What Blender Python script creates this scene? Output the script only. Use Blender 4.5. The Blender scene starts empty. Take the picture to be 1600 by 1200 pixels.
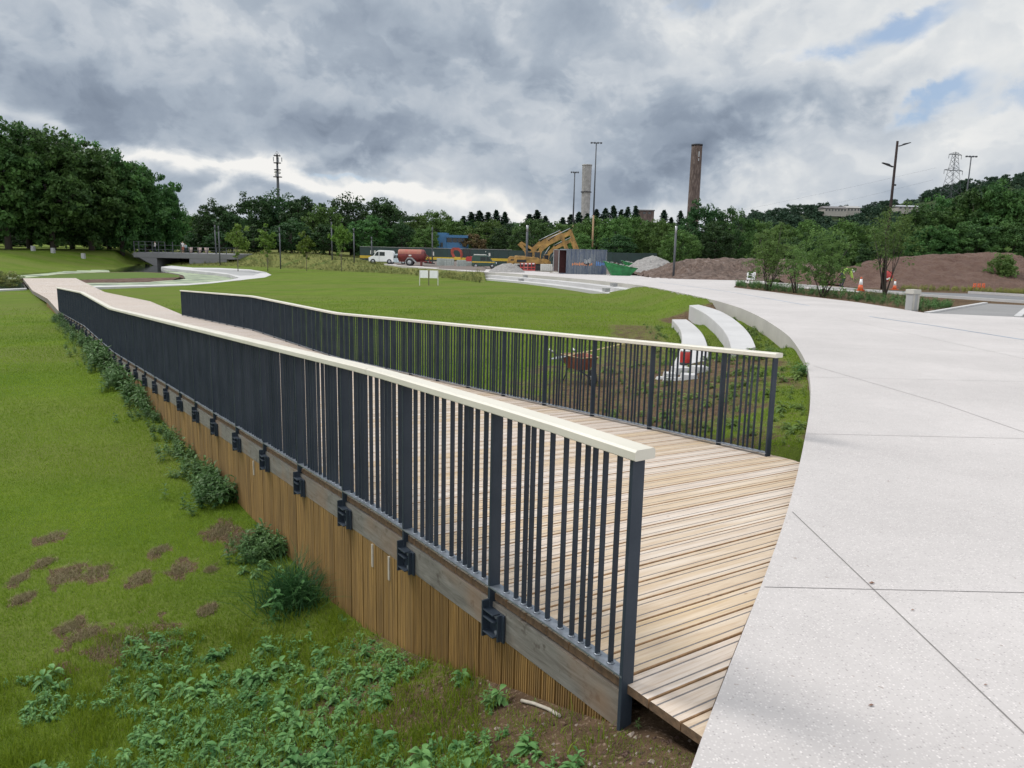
import bpy, math, random
import numpy as np
from mathutils import Vector, Matrix
PI = math.pi
rng = np.random.default_rng(7)
random.seed(7)
scene = bpy.context.scene
COL = scene.collection

# ------------------------------------------------------------------ camera model
F, H, TH, RO = 1202.0, 1.8, math.radians(10.1), 0.022
CT, ST, CR, SR = math.cos(TH), math.sin(TH), math.cos(RO), math.sin(RO)
def ray(px, py):
    u, v = (px-800)/F, -(py-600)/F
    X, Y = u*CR - v*SR, u*SR + v*CR
    return X, CT + Y*ST, -ST + Y*CT
def at(px, py, z=0.0):                       # point of the horizontal plane z seen at a pixel
    r = ray(px, py); t = (z-H)/r[2]
    return (r[0]*t, r[1]*t)
def ZPf(y): return -.012*min(max(y-25, 0), 125)   # the paving falls gently away beyond 25 m
def atp(px, py):                             # point of the paving / site level seen at a pixel
    z = 0.0
    for _ in range(80):
        p = at(px, py, z); z = .6*z+.4*ZPf(p[1])
    return p
def hor(px): return 385.9 + 0.022*(px-800)
def colx(px, Y):                             # sideways position of a column of the photo at forward distance Y
    r = ray(px, hor(px)); return r[0]/r[1]*Y
def azi(px, py=None):
    r = ray(px, hor(px) if py is None else py); return math.atan2(r[0], r[1])
def rng_of(px, py, z):
    x, y = at(px, py, z); return math.hypot(x, y)

cam = bpy.data.cameras.new('camera'); camo = bpy.data.objects.new('camera', cam); COL.objects.link(camo)
fwd = Vector((0, CT, -ST)); up0 = Vector((0, ST, CT)); rt0 = Vector((1, 0, 0))
cr = rt0*CR + up0*SR; cu = up0*CR - rt0*SR
M = Matrix((cr, cu, -fwd)).transposed().to_4x4(); M.translation = (0, 0, H)
camo.matrix_world = M
cam.sensor_width = 36; cam.lens = F/1600*36; cam.clip_end = 9000; cam.clip_start = 0.05
scene.camera = camo

# ------------------------------------------------------------------ helpers
def srgb(r, g, b):
    f = lambda c: (c/255/12.92) if c/255 <= .04045 else ((c/255+.055)/1.055)**2.4
    return (f(r), f(g), f(b))
class NT:
    def __init__(s, tree): s.t = tree; s.n = tree.nodes; s.l = tree.links
    def node(s, typ, **kw):
        n = s.n.new(typ)
        for k, v in kw.items(): setattr(n, k, v)
        return n
    def set(s, sock, v):
        if hasattr(v, 'is_output') or isinstance(v, bpy.types.NodeSocket): s.l.new(v, sock)
        else:
            if isinstance(v, (tuple, list)) and len(v) == 3 and sock.type == 'RGBA': v = (*v, 1)
            sock.default_value = v
    def math(s, op, a, b=None, c=None, clamp=False):
        n = s.node('ShaderNodeMath', operation=op, use_clamp=clamp)
        s.set(n.inputs[0], a)
        if b is not None: s.set(n.inputs[1], b)
        if c is not None: s.set(n.inputs[2], c)
        return n.outputs[0]
    def mix(s, f, a, b, mode='MIX'):
        n = s.node('ShaderNodeMix', data_type='RGBA', blend_type=mode)
        s.set(n.inputs[0], f); s.set(n.inputs[6], a); s.set(n.inputs[7], b)
        return n.outputs[2]
    def noise(s, vec, scale, detail=4, rough=.55, dist=0.0, out=0):
        n = s.node('ShaderNodeTexNoise'); s.set(n.inputs['Vector'], vec)
        n.inputs['Scale'].default_value = scale; n.inputs['Detail'].default_value = detail
        n.inputs['Roughness'].default_value = rough; n.inputs['Distortion'].default_value = dist
        return n.outputs[out]
    def ramp(s, fac, pts):
        n = s.node('ShaderNodeValToRGB'); s.set(n.inputs[0], fac)
        el = n.color_ramp.elements
        while len(el) < len(pts): el.new(0.5)
        for e, (p, c) in zip(el, pts):
            e.position = p; e.color = (*c, 1) if isinstance(c, (tuple, list)) else (c, c, c, 1)
        return n.outputs[0]
    def mapr(s, v, a, b, c=0.0, d=1.0, smooth=False):
        n = s.node('ShaderNodeMapRange'); n.interpolation_type = 'SMOOTHSTEP' if smooth else 'LINEAR'
        s.set(n.inputs[0], v)
        for i, q in enumerate((a, b, c, d)): n.inputs[i+1].default_value = q
        return n.outputs[0]
    def vmul(s, v, k):
        n = s.node('ShaderNodeVectorMath', operation='MULTIPLY'); s.set(n.inputs[0], v); n.inputs[1].default_value = k
        return n.outputs[0]
MATS = {}
def newmat(name):
    m = bpy.data.materials.new(name); m.use_nodes = True
    k = NT(m.node_tree); b = m.node_tree.nodes['Principled BSDF']
    MATS[name] = m
    return m, k, b
def pos(k, obj=False):
    if obj: return k.node('ShaderNodeTexCoord').outputs['Object']
    return k.node('ShaderNodeNewGeometry').outputs['Position']
def bump(k, b, h, strength=.4, dist=.01):
    n = k.node('ShaderNodeBump'); n.inputs['Strength'].default_value = strength; n.inputs['Distance'].default_value = dist
    k.set(n.inputs['Height'], h); k.l.new(n.outputs[0], b.inputs['Normal'])
def simple(name, c, rough=.6, var=.15, scale=8, bumpy=0.0, metal=0.0, c2=None, spec=.5, obj=True, streak=None):
    m, k, b = newmat(name)
    p = pos(k, obj)
    if streak: p = k.vmul(p, streak)
    n = k.noise(p, scale, 5, .6)
    c2 = c2 or tuple(x*(1-var*2) for x in c)
    f = k.mapr(n, .3, .7)
    k.set(b.inputs['Base Color'], k.mix(f, c, c2))
    b.inputs['Roughness'].default_value = rough; b.inputs['Metallic'].default_value = metal
    b.inputs['Specular IOR Level'].default_value = spec
    if bumpy: bump(k, b, n, bumpy, .01)
    return m
def attr(k, name, out='Fac'):
    n = k.node('ShaderNodeAttribute'); n.attribute_name = name; return n.outputs[out]
def leafmat(name, dark, light, trans=.25, rough=.55):
    m, k, b = newmat(name)
    t = attr(k, 'tone')
    oi = k.node('ShaderNodeObjectInfo').outputs['Random']
    n = k.noise(pos(k), .35, 3)
    f = k.math('ADD', k.math('MULTIPLY', t, .7), k.mapr(n, .35, .65, 0, .35), clamp=True)
    c = k.mix(f, dark, light)
    hsv = k.node('ShaderNodeHueSaturation'); k.set(hsv.inputs['Color'], c)
    k.set(hsv.inputs['Hue'], k.mapr(oi, 0, 1, .485, .515)); k.set(hsv.inputs['Value'], k.mapr(oi, 0, 1, .8, 1.2))
    c = hsv.outputs[0]
    k.set(b.inputs['Base Color'], c); b.inputs['Roughness'].default_value = rough
    b.inputs['Specular IOR Level'].default_value = .16
    tr = k.node('ShaderNodeBsdfTranslucent'); k.set(tr.inputs[0], c)
    mx = k.node('ShaderNodeMixShader'); mx.inputs[0].default_value = trans
    k.l.new(b.outputs[0], mx.inputs[1]); k.l.new(tr.outputs[0], mx.inputs[2])
    k.l.new(mx.outputs[0], m.node_tree.nodes['Material Output'].inputs[0])
    return m

def link(name, me, mats, parent=None):
    o = bpy.data.objects.new(name, me); COL.objects.link(o)
    for m in (mats if isinstance(mats, (list, tuple)) else [mats]): me.materials.append(m)
    if parent: o.parent = parent
    return o
def tag(o, label=None, cat=None, group=None, kind=None):
    if label: o['label'] = label
    if cat: o['category'] = cat
    if group: o['group'] = group
    if kind: o['kind'] = kind
    return o
def empty(name, loc, rz=0, label=None, cat=None, group=None):
    o = bpy.data.objects.new(name, None); COL.objects.link(o); o.location = loc; o.rotation_euler = (0, 0, rz)
    o.empty_display_size = .1
    return tag(o, label, cat, group)
def copy_tree(o, parent=None):
    c = o.copy(); COL.objects.link(c)
    if parent: c.parent = parent
    for ch in list(o.children): copy_tree(ch, c)
    return c
def np_mesh(name, V, Fc, mi=None, tone=None, smooth=False):
    me = bpy.data.meshes.new(name)
    V = np.asarray(V, dtype=np.float32); Fc = np.asarray(Fc, dtype=np.int32); n, kk = Fc.shape
    me.vertices.add(len(V)); me.vertices.foreach_set('co', V.ravel())
    me.loops.add(n*kk); me.loops.foreach_set('vertex_index', Fc.ravel())
    me.polygons.add(n); me.polygons.foreach_set('loop_start', np.arange(0, n*kk, kk, dtype=np.int32))
    me.polygons.foreach_set('loop_total', np.full(n, kk, dtype=np.int32))
    if mi is not None: me.polygons.foreach_set('material_index', np.asarray(mi, dtype=np.int32))
    if smooth: me.polygons.foreach_set('use_smooth', np.ones(n, dtype=bool))
    if tone is not None:
        a = me.attributes.new('tone', 'FLOAT', 'POINT'); a.data.foreach_set('value', np.asarray(tone, dtype=np.float32))
    me.update(calc_edges=True)
    return me
class MB:
    """collects shapes, builds ONE mesh"""
    def __init__(s): s.v = []; s.f = []; s.m = []; s.t = []; s.sm = []
    def add(s, vs, fs, mi=0, tone=0.5, smooth=False):
        b = len(s.v); s.v += [tuple(v) for v in vs]; s.t += [tone]*len(vs)
        for f in fs: s.f.append([i+b for i in f]); s.m.append(mi); s.sm.append(smooth)
        return s
    def box(s, c, size, ax=None, mi=0, tone=.5, taper=1.0, rz=0):
        hx, hy, hz = [q/2 for q in size]; c = Vector(c)
        if ax is None: ax = (Vector((math.cos(rz), math.sin(rz), 0)), Vector((-math.sin(rz), math.cos(rz), 0)), Vector((0, 0, 1)))
        vs = []
        for k, tp in ((-1, 1.0), (1, taper)):
            for i, j in ((-1, -1), (1, -1), (1, 1), (-1, 1)):
                vs.append(c + ax[0]*(i*hx*tp) + ax[1]*(j*hy*tp) + ax[2]*(k*hz))
        return s.add(vs, [(3, 2, 1, 0), (4, 5, 6, 7), (0, 1, 5, 4), (1, 2, 6, 5), (2, 3, 7, 6), (3, 0, 4, 7)], mi, tone)
    def b2(s, x0, x1, y0, y1, z0, z1, mi=0): return s.box(((x0+x1)/2, (y0+y1)/2, (z0+z1)/2), (x1-x0, y1-y0, z1-z0), mi=mi)
    def tube(s, pts, r, n=8, mi=0, tone=.5, cap=True):
        pts = [Vector(p) for p in pts]; rr = r if isinstance(r, (list, tuple)) else [r]*len(pts)
        vs = []; fs = []
        ref = None
        for i, p in enumerate(pts):
            d = (pts[min(i+1, len(pts)-1)] - pts[max(i-1, 0)]).normalized()
            if ref is None: ref = Vector((0, 0, 1)) if abs(d.z) < .9 else Vector((1, 0, 0))
            a = d.cross(ref).normalized(); b = d.cross(a).normalized(); ref = b.cross(d) if False else ref
            for k in range(n):
                q = 2*PI*k/n; vs.append(p + (a*math.cos(q) + b*math.sin(q))*rr[i])
        for i in range(len(pts)-1):
            for k in range(n):
                k2 = (k+1) % n; fs.append((i*n+k, i*n+k2, (i+1)*n+k2, (i+1)*n+k))
        s.add(vs, fs, mi, tone, True)
        if cap:
            b = len(s.v) - len(vs)
            s.f.append([b+k for k in range(n)][::-1]); s.m.append(mi); s.sm.append(False)
            s.f.append([b+(len(pts)-1)*n+k for k in range(n)]); s.m.append(mi); s.sm.append(False)
        return s
    def lathe(s, c, prof, n=16, mi=0, ax='z'):
        vs = []; fs = []
        for (r, h) in prof:
            for k in range(n):
                q = 2*PI*k/n; a, b = r*math.cos(q), r*math.sin(q)
                vs.append((c[0]+a, c[1]+b, c[2]+h) if ax == 'z' else ((c[0]+h, c[1]+a, c[2]+b) if ax == 'x' else (c[0]+a, c[1]+h, c[2]+b)))
        for i in range(len(prof)-1):
            for k in range(n):
                k2 = (k+1) % n; fs.append((i*n+k, i*n+k2, (i+1)*n+k2, (i+1)*n+k))
        fs.append(tuple(range(n))[::-1]); fs.append(tuple((len(prof)-1)*n+k for k in range(n)))
        return s.add(vs, fs, mi, .5, True)
    def prism(s, poly, z0, z1, mi=0, ax='z'):
        """polygon extruded: ax z -> (x,y); ax y -> polygon in (x,z) extruded along y"""
        n = len(poly)
        if ax == 'z': vs = [(x, y, z0) for x, y in poly] + [(x, y, z1) for x, y in poly]
        elif ax == 'y': vs = [(x, z0, y) for x, y in poly] + [(x, z1, y) for x, y in poly]
        else: vs = [(z0, x, y) for x, y in poly] + [(z1, x, y) for x, y in poly]
        fs = [tuple(range(n))[::-1], tuple(range(n, 2*n))] + [(i, (i+1) % n, n+(i+1) % n, n+i) for i in range(n)]
        return s.add(vs, fs, mi)
    def build(s, name, mats, parent=None, bevel=0.0, xf=None):
        me = bpy.data.meshes.new(name)
        v = s.v if xf is None else [tuple(xf @ Vector(q)) for q in s.v]
        me.from_pydata(v, [], s.f)
        me.polygons.foreach_set('material_index', s.m); me.polygons.foreach_set('use_smooth', s.sm)
        a = me.attributes.new('tone', 'FLOAT', 'POINT'); a.data.foreach_set('value', s.t)
        me.update()
        o = link(name, me, mats, parent)
        if bevel:
            md = o.modifiers.new('bevel', 'BEVEL'); md.width = bevel; md.segments = 2; md.limit_method = 'ANGLE'; md.angle_limit = .7
        return o

# ------------------------------------------------------------------ materials
C = srgb
STEEL, k, b = newmat('dark_painted_steel')
n = k.noise(pos(k), 60, 4); n2 = k.noise(pos(k), 3, 4)
k.set(b.inputs['Base Color'], k.mix(k.mapr(n2, .35, .7), (.018, .026, .038), (.030, .039, .053))); b.inputs['Specular IOR Level'].default_value = .28
k.set(b.inputs['Roughness'], k.mapr(n, .3, .7, .35, .55)); bump(k, b, n, .08, .002)
GALV = simple('galvanised_bar', (.24, .265, .30), .4, .15, 30, .1, .6)
RAILP, k, b = newmat('cream_handrail')
n = k.noise(k.vmul(pos(k), (1, 1, 1)), 25, 5); n2 = k.noise(pos(k), 2.2, 5)
k.set(b.inputs['Base Color'], k.mix(k.mapr(n2, .35, .7), (.53, .50, .43), (.47, .445, .38)))
k.set(b.inputs['Roughness'], .5); bump(k, b, n, .1, .003)
# deck timber: tone per board
ENDG = simple('dark_end_grain', (.15, .09, .05), .85, .3, 30, .3)
DECK, k, b = newmat('larch_deck_board')
DIRB = Vector((.8308, .5566, 0))
def along(k, d, s_long, s_cross):
    p = pos(k)
    a = k.node('ShaderNodeVectorMath', operation='DOT_PRODUCT'); k.l.new(p, a.inputs[0]); a.inputs[1].default_value = d
    c = k.node('ShaderNodeVectorMath', operation='DOT_PRODUCT'); k.l.new(p, c.inputs[0]); c.inputs[1].default_value = (-d[1], d[0], 0)
    x = k.node('ShaderNodeCombineXYZ')
    sp = k.node('ShaderNodeSeparateXYZ'); k.l.new(p, sp.inputs[0])
    k.set(x.inputs[0], k.math('MULTIPLY', a.outputs['Value'], s_long)); k.set(x.inputs[1], k.math('MULTIPLY', c.outputs['Value'], s_cross))
    k.set(x.inputs[2], k.math('MULTIPLY', sp.outputs[2], s_cross))
    return x.outputs[0]
v = along(k, DIRB, 1.2, 22)
tn = attr(k, 'tone')
va = k.node('ShaderNodeVectorMath', operation='ADD'); k.l.new(v, va.inputs[0])
cx = k.node('ShaderNodeCombineXYZ'); k.set(cx.inputs[0], k.math('MULTIPLY', tn, 61)); k.set(cx.inputs[2], k.math('MULTIPLY', tn, 23)); k.l.new(cx.outputs[0], va.inputs[1])
g = k.noise(va.outputs[0], 3.2, 6, .65, .6)
g2 = k.noise(va.outputs[0], .6, 3, .5, .3)
base = k.ramp(tn, [(0, (.50, .425, .365)), (.3, (.455, .365, .275)), (.6, (.46, .335, .19)), (.85, (.39, .28, .15)), (1, (.35, .275, .20))])
base = k.mix(k.mapr(g, .36, .68), base, k.mix(.6, base, (.27, .17, .09)))
base = k.mix(k.math('MULTIPLY', k.mapr(g2, .45, .75), .5), base, (.60, .55, .50))
far = k.node('ShaderNodeVectorMath', operation='LENGTH'); k.l.new(pos(k), far.inputs[0])
base = k.mix(k.math('MULTIPLY', k.mapr(k.noise(pos(k), .12, 3), .4, .65), .25), base, (.50, .46, .43))
sepy = k.node('ShaderNodeSeparateXYZ'); k.l.new(pos(k), sepy.inputs[0])
base = k.mix(k.mapr(sepy.outputs[1], 5.5, 22, 0, .62), base, (.385, .35, .335))      # the deck colour blends to grey with forward distance
vo = k.node('ShaderNodeTexVoronoi'); vo.inputs['Scale'].default_value = 2.3; k.l.new(along(k, DIRB, 1.6, 3), vo.inputs['Vector'])
base = k.mix(k.mapr(vo.outputs['Distance'], .03, .07, .75, 0), base, (.20, .11, .055))   # knots
k.set(b.inputs['Base Color'], base); b.inputs['Roughness'].default_value = .62; bump(k, b, g, .25, .003)
GRIP = simple('grey_grip_strip', (.17, .16, .16), .9, .25, 120, .4)
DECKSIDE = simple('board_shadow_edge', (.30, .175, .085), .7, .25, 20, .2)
BEAM, k, b = newmat('weathered_grey_beam')
v = along(k, (-.5566, .8308, 0), 1.5, 14)
g = k.noise(v, 2.5, 7, .7, .8); sp = k.noise(pos(k), 14, 5, .6)
c = k.mix(k.mapr(g, .3, .72), (.175, .168, .15), (.070, .063, .052))
c = k.mix(k.mapr(sp, .58, .68, 0, .75), c, (.045, .034, .025))
c = k.mix(k.mapr(k.noise(pos(k), 1.7, 3), .5, .7, 0, .5), c, (.20, .115, .06))
k.set(b.inputs['Base Color'], c); b.inputs['Roughness'].default_value = .8; bump(k, b, g, .4, .004)
CLAD, k, b = newmat('brown_stained_cladding')
v = k.vmul(pos(k), (26, 26, 1.4)); g = k.noise(v, 1.3, 7, .65, .7)
tn = attr(k, 'tone')
c = k.mix(tn, (.275, .160, .045), (.185, .106, .030))
c = k.mix(k.mapr(g, .35, .70), c, k.mix(.75, c, (.055, .030, .012)))
sz = k.node('ShaderNodeSeparateXYZ'); k.l.new(pos(k), sz.inputs[0])
k.set(b.inputs['Base Color'], c); b.inputs['Roughness'].default_value = .72; bump(k, b, g, .3, .004)
OFFCUT = simple('pale_timber_offcut', (.40, .36, .30), .8, .15, 20)
# concrete paving
def concrete(name, c, agg=True, sc=70):
    m, k, b = newmat(name)
    p = pos(k)
    big = k.noise(p, .45, 5, .6); mid = k.noise(p, 5, 5, .6)
    col = k.mix(k.mapr(big, .35, .68), tuple(x*1.04 for x in c), tuple(x*.86 for x in c))
    st_ = k.noise(k.vmul(p, (.22, .22, .22)), 1.0, 6, .7, .6); col = k.mix(k.mapr(st_, .52, .66, 0, .55), col, tuple(x*.82 for x in c))
    col = k.mix(k.mapr(mid, .4, .75, 0, .35), col, tuple(x*.80 for x in c))
    if agg:
        v1 = k.node('ShaderNodeTexVoronoi'); v1.inputs['Scale'].default_value = sc; k.l.new(p, v1.inputs['Vector'])
        dd = k.mapr(v1.outputs['Distance'], .25, .45)
        stone = k.ramp(k.math('MULTIPLY', sepc(k, v1.outputs['Color']), 1), [(0, tuple(x*.55 for x in c)), (.3, tuple(x*.92 for x in c)), (.7, tuple(min(.8, x*1.15) for x in c)), (1, tuple(min(.9, x*1.45) for x in c))])
        col = k.mix(k.math('MULTIPLY', k.math('SUBTRACT', 1, dd), .75), col, stone)
        bump(k, b, v1.outputs['Distance'], .12, .002)
        dk = k.noise(p, 23, 2, .5); col = k.mix(k.mapr(dk, .70, .76, 0, .5), col, (.16, .12, .09))
    else: bump(k, b, mid, .1, .004)
    k.set(b.inputs['Base Color'], col); b.inputs['Roughness'].default_value = .75
    return m
def sepc(k, c):
    n = k.node('ShaderNodeSeparateColor'); k.l.new(c, n.inputs[0]); return n.outputs[0]
PAVE = concrete('exposed_aggregate_paving', (.405, .378, .368), True, 78)
CONC = concrete('smooth_pale_concrete', (.42, .412, .41), False)
CURB = concrete('cast_concrete_edge', (.36, .345, .31), False)
CGREY = concrete('grey_concrete', (.27, .27, .27), False)
ASPH = concrete('asphalt', (.13, .13, .135), True, 40)
DRIVE = concrete('driveway_grey', (.185, .18, .178), True, 40)
WHITE = simple('white_paint', (.72, .72, .72), .5, .06)
CREAMW = simple('offwhite_paint', (.55, .54, .50), .5, .1)
RED = simple('red_paint', (.45, .035, .03), .45, .2)
ORANGE = simple('orange_plastic', (.62, .11, .03), .5, .15)
YEL = simple('excavator_yellow', (.40, .225, .055), .6, .35, 1.6)
YEL2 = simple('yellow_plastic', (.62, .42, .04), .5, .15)
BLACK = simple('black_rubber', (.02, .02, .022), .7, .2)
GLASS = simple('dark_window_glass', (.02, .025, .03), .12, .1)
GREEN = simple('green_skip_paint', (.012, .20, .05), .5, .3, 2)
HOARD = simple('dark_green_hoarding', (.012, .035, .032), .6, .2, 1)
SILVER = simple('silver_steel', (.33, .34, .35), .4, .1, 5, 0, .5)
LAMPG = simple('grey_pole_paint', (.085, .09, .10), .6, .1, spec=.2)
LAMPD = simple('dark_pole_paint', (.03, .03, .035), .6, .1, spec=.2)
BRICK, k, b = newmat('brown_brick')
br = k.node('ShaderNodeTexNoise'); br.inputs['Scale'].default_value = 1.3; k.l.new(k.vmul(pos(k, True), (1, 1, .35)), br.inputs['Vector'])
k.set(b.inputs['Base Color'], k.ramp(br.outputs[0], [(.3, (.05, .035, .03)), (.55, (.095, .067, .057)), (.75, (.155, .125, .11))])); b.inputs['Roughness'].default_value = .85
CCHIM = simple('pale_chimney_concrete', (.30, .29, .28), .8, .2, .5)
ROOF = simple('slate_roof', (.14, .13, .13), .7, .2, 1)
RENDER = simple('cream_render', (.30, .28, .25), .8, .1, 1)
BLUE = simple('blue_cladding', (.03, .13, .27), .5, .15, .5)
RUST = simple('rusty_tank_paint', (.24, .10, .06), .6, .3, 2, 0, 0, (.26, .05, .035))
TANKR = simple('tanker_red_paint', (.19, .025, .025), .55, .35, 2)
BARK = simple('tree_bark', (.06, .048, .038), .9, .3, 6, .5)
BARKL = simple('young_tree_bark', (.16, .14, .11), .9, .2, 12)
SOILM, k, b = newmat('heaped_soil')
p = pos(k); a1 = k.noise(p, .9, 8, .7); a2 = k.noise(p, 6, 6, .7)
k.set(b.inputs['Base Color'], k.mix(k.mapr(a1, .35, .7), (.115, .06, .042), (.19, .115, .085))); b.inputs['Roughness'].default_value = .95
bump(k, b, k.math('ADD', a1, k.math('MULTIPLY', a2, .5)), 1.0, .8)
RUBBM, k, b = newmat('stony_rubble')
a1 = k.noise(pos(k), 2.2, 8, .75); a2 = k.noise(pos(k), .4, 3)
k.set(b.inputs['Base Color'], k.mix(k.mapr(a2, .4, .6), k.ramp(a1, [(.35, (.05, .030, .022)), (.5, (.125, .080, .060)), (.66, (.24, .19, .165))]), k.ramp(a1, [(.35, (.06, .038, .029)), (.6, (.15, .105, .085))]))); b.inputs['Roughness'].default_value = .95
bump(k, b, a1, 1.0, .4)
GRAVM, k, b = newmat('grey_gravel')
a1 = k.noise(pos(k), 3.5, 6, .7)
k.set(b.inputs['Base Color'], k.mix(k.mapr(a1, .35, .65), (.15, .14, .135), (.26, .25, .24))); b.inputs['Roughness'].default_value = .95; bump(k, b, a1, .7, .2)
LEAF_BIG = leafmat('broadleaf_dark', (.022, .060, .019), (.088, .18, .045), .32)
LEAF_MID = leafmat('broadleaf_mid', (.042, .09, .022), (.115, .205, .050), .32)
LEAF_DK = leafmat('broadleaf_deep', (.014, .038, .015), (.052, .108, .032), .3)
LEAF_CON = leafmat('conifer_needles', (.007, .020, .012), (.020, .045, .022), .1)
LEAF_YNG = leafmat('young_tree_leaf', (.07, .13, .02), (.14, .22, .04), .35)
LEAF_BRZ = leafmat('bronze_leaf', (.06, .04, .02), (.12, .085, .035), .25)
LEAF_BIR = leafmat('birch_leaf', (.060, .120, .030), (.15, .25, .070), .38)
WEEDL = leafmat('weed_leaf', (.038, .105, .030), (.165, .29, .095), .32, .5)
WEEDD = leafmat('wall_weed_leaf', (.022, .078, .020), (.11, .215, .068), .25, .5)
GRASSB = leafmat('grass_blade', (.074, .130, .008), (.200, .280, .024), .40)
GRASST = leafmat('tall_grass_blade', (.012, .05, .015), (.06, .14, .045), .3)
DEADG = leafmat('dead_grass', (.095, .075, .038), (.215, .175, .10), .1)
MEADL = leafmat('meadow_flowering', (.075, .105, .03), (.20, .19, .06), .25)

# ------------------------------------------------------------------ ground heights
YS = [-20, 3.5, 5.2, 17.3, 23, 32, 39, 55, 73]; ZS = [0, -.03, -.08, -.78, -.84, -1.3, -1.3, -2.0, -2.05]
def zd(y): return float(np.interp(y, YS, ZS))
X0L, X0R = .53, 5.60
PE = [(-14, -30), (-1.9, -3), (-.45, 0), (.28, 1.6), (.71, 2.55), (1.0, 3.16), (1.5, 4.19), (2.03, 5.34), (2.75, 7.02), (3.83, 9.65), (4.85, 12.51), (5.62, 15.15),
      (6.25, 17.57), (7.21, 22.99), (7.82, 29.8), (7.75, 36.0), atp(1007, 446.3), atp(940, 438.8), atp(860, 431.7), atp(780, 426), atp(763, 425.4), atp(740, 424.4), atp(680, 419.6), atp(632, 416), atp(600, 413)]
PEx = np.array([p[0] for p in PE]); PEy = np.array([p[1] for p in PE])
# keep forward distance increasing
for i in range(1, len(PEy)):
    if PEy[i] <= PEy[i-1]: PEy[i] = PEy[i-1]+.3
# smooth resample
def resample(P, step):
    P = np.array(P, dtype=float); d = np.r_[0, np.cumsum(np.hypot(*np.diff(P, axis=0).T))]
    s = np.arange(0, d[-1], step); s = np.r_[s, d[-1]]
    return np.c_[np.interp(s, d, P[:, 0]), np.interp(s, d, P[:, 1])]
def chaikin(P, n=2):
    P = [np.array(p, dtype=float) for p in P]
    for _ in range(n):
        Q = [P[0]]
        for a, b in zip(P[:-1], P[1:]): Q += [a*.75+b*.25, a*.25+b*.75]
        Q.append(P[-1]); P = Q
    return np.array(P)
PEC = chaikin(list(zip(PEx, PEy)), 2)
def xe(y): return np.interp(y, PEC[:, 1], PEC[:, 0])
def dist_poly(x, y, P):
    d = np.full(x.shape, 1e9)
    for (ax, ay), (bx, by) in zip(P[:-1], P[1:]):
        dx, dy = bx-ax, by-ay; L2 = dx*dx+dy*dy
        if L2 < 1e-12: continue
        t = np.clip(((x-ax)*dx+(y-ay)*dy)/L2, 0, 1)
        d = np.minimum(d, np.hypot(x-ax-t*dx, y-ay-t*dy))
    return d
PEF = PEC[::2]
def sstep(a, b, v):
    t = np.clip((v-a)/(b-a), 0, 1); return t*t*(3-2*t)
# hash noise for terrain
def vnoise(x, y, seed=0):
    xi = np.floor(x).astype(np.int64); yi = np.floor(y).astype(np.int64); fx = x-xi; fy = y-yi
    def h(a, b):
        n = (a*374761393 + b*668265263 + seed*974711) & 0x7fffffff
        n = ((n ^ (n >> 13))*1274126177) & 0x7fffffff
        return ((n ^ (n >> 16)) & 0xffff)/65535.0
    u = fx*fx*(3-2*fx); w = fy*fy*(3-2*fy)
    return (h(xi, yi)*(1-u)+h(xi+1, yi)*u)*(1-w) + (h(xi, yi+1)*(1-u)+h(xi+1, yi+1)*u)*w
def fbm(x, y, seed=0, o=4):
    s = 0; a = .5
    for i in range(o): s = s + a*vnoise(x*2**i, y*2**i, seed+i); a *= .5
    return s
def zlawn(x, y): return -.75 - .008*np.clip(y-20, 0, 45) + .035*np.minimum(np.maximum(x, -36), 0) + .022*np.minimum(np.maximum(x+36, -60), 0)*0
# far terrain table: column px -> rows of kerb, far water edge, slope foot, crest (with heights)
TAB = [(-700, 470, 436, 432, 384), (0, 454, 429, 427, 391), (100, 449.5, 424.5, 423, 391), (180, 446.3, 421, 420, 391), (230, 445, 411, 409, 393), (250, 444.7, 412, 411.5, 408), (275, 444.2, 416, 414, 409), (300, 443.6, 419, 415, 404.5),
       (330, 441, 422, 415.5, 399.5), (350, 439.4, 424, 416, 397), (375, 437.5, 427, 416.5, 397), (418, 430.5, 430, 417.5, 397), (426, 424, 424, 418, 397), (500, 423, 423, 422, 400), (560, 425.5, 425.5, 425, 408.5), (600, 428, 428, 427, 412.6), (650, 431, 431, 430, 417), (700, 436, 436, 435, 421), (740, 441, 441, 440, 424.2), (757, 442, 442, 441.5, 425)]
def zl_at(px, py):
    z = -1.5
    for _ in range(40):
        x, y = at(px, py, z); z = float(.6*z+.4*zlawn(x, y))
    return z
TA, TK, TW, TS, TC, TZ, TCZ = [], [], [], [], [], [], []
WZ = -2.38
for px, pk, pw, ps, pc in TAB:
    TA.append(azi(px, 420)); z = zl_at(px, pk)
    TK.append(rng_of(px, pk, z)); TW.append(rng_of(px, pw, z)); TS.append(rng_of(px, ps, z)); TZ.append(z)
    if px < 600:
        rc_ = TS[-1] + (28 if px <= 240 else 15); rv = ray(px, pc); TC.append(rc_); TCZ.append(H+rv[2]/math.hypot(rv[0], rv[1])*rc_)
    else:
        p_ = atp(px, pc); TC.append(math.hypot(*p_)); TCZ.append(ZPf(p_[1])-.04)
TA = np.array(TA)
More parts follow.
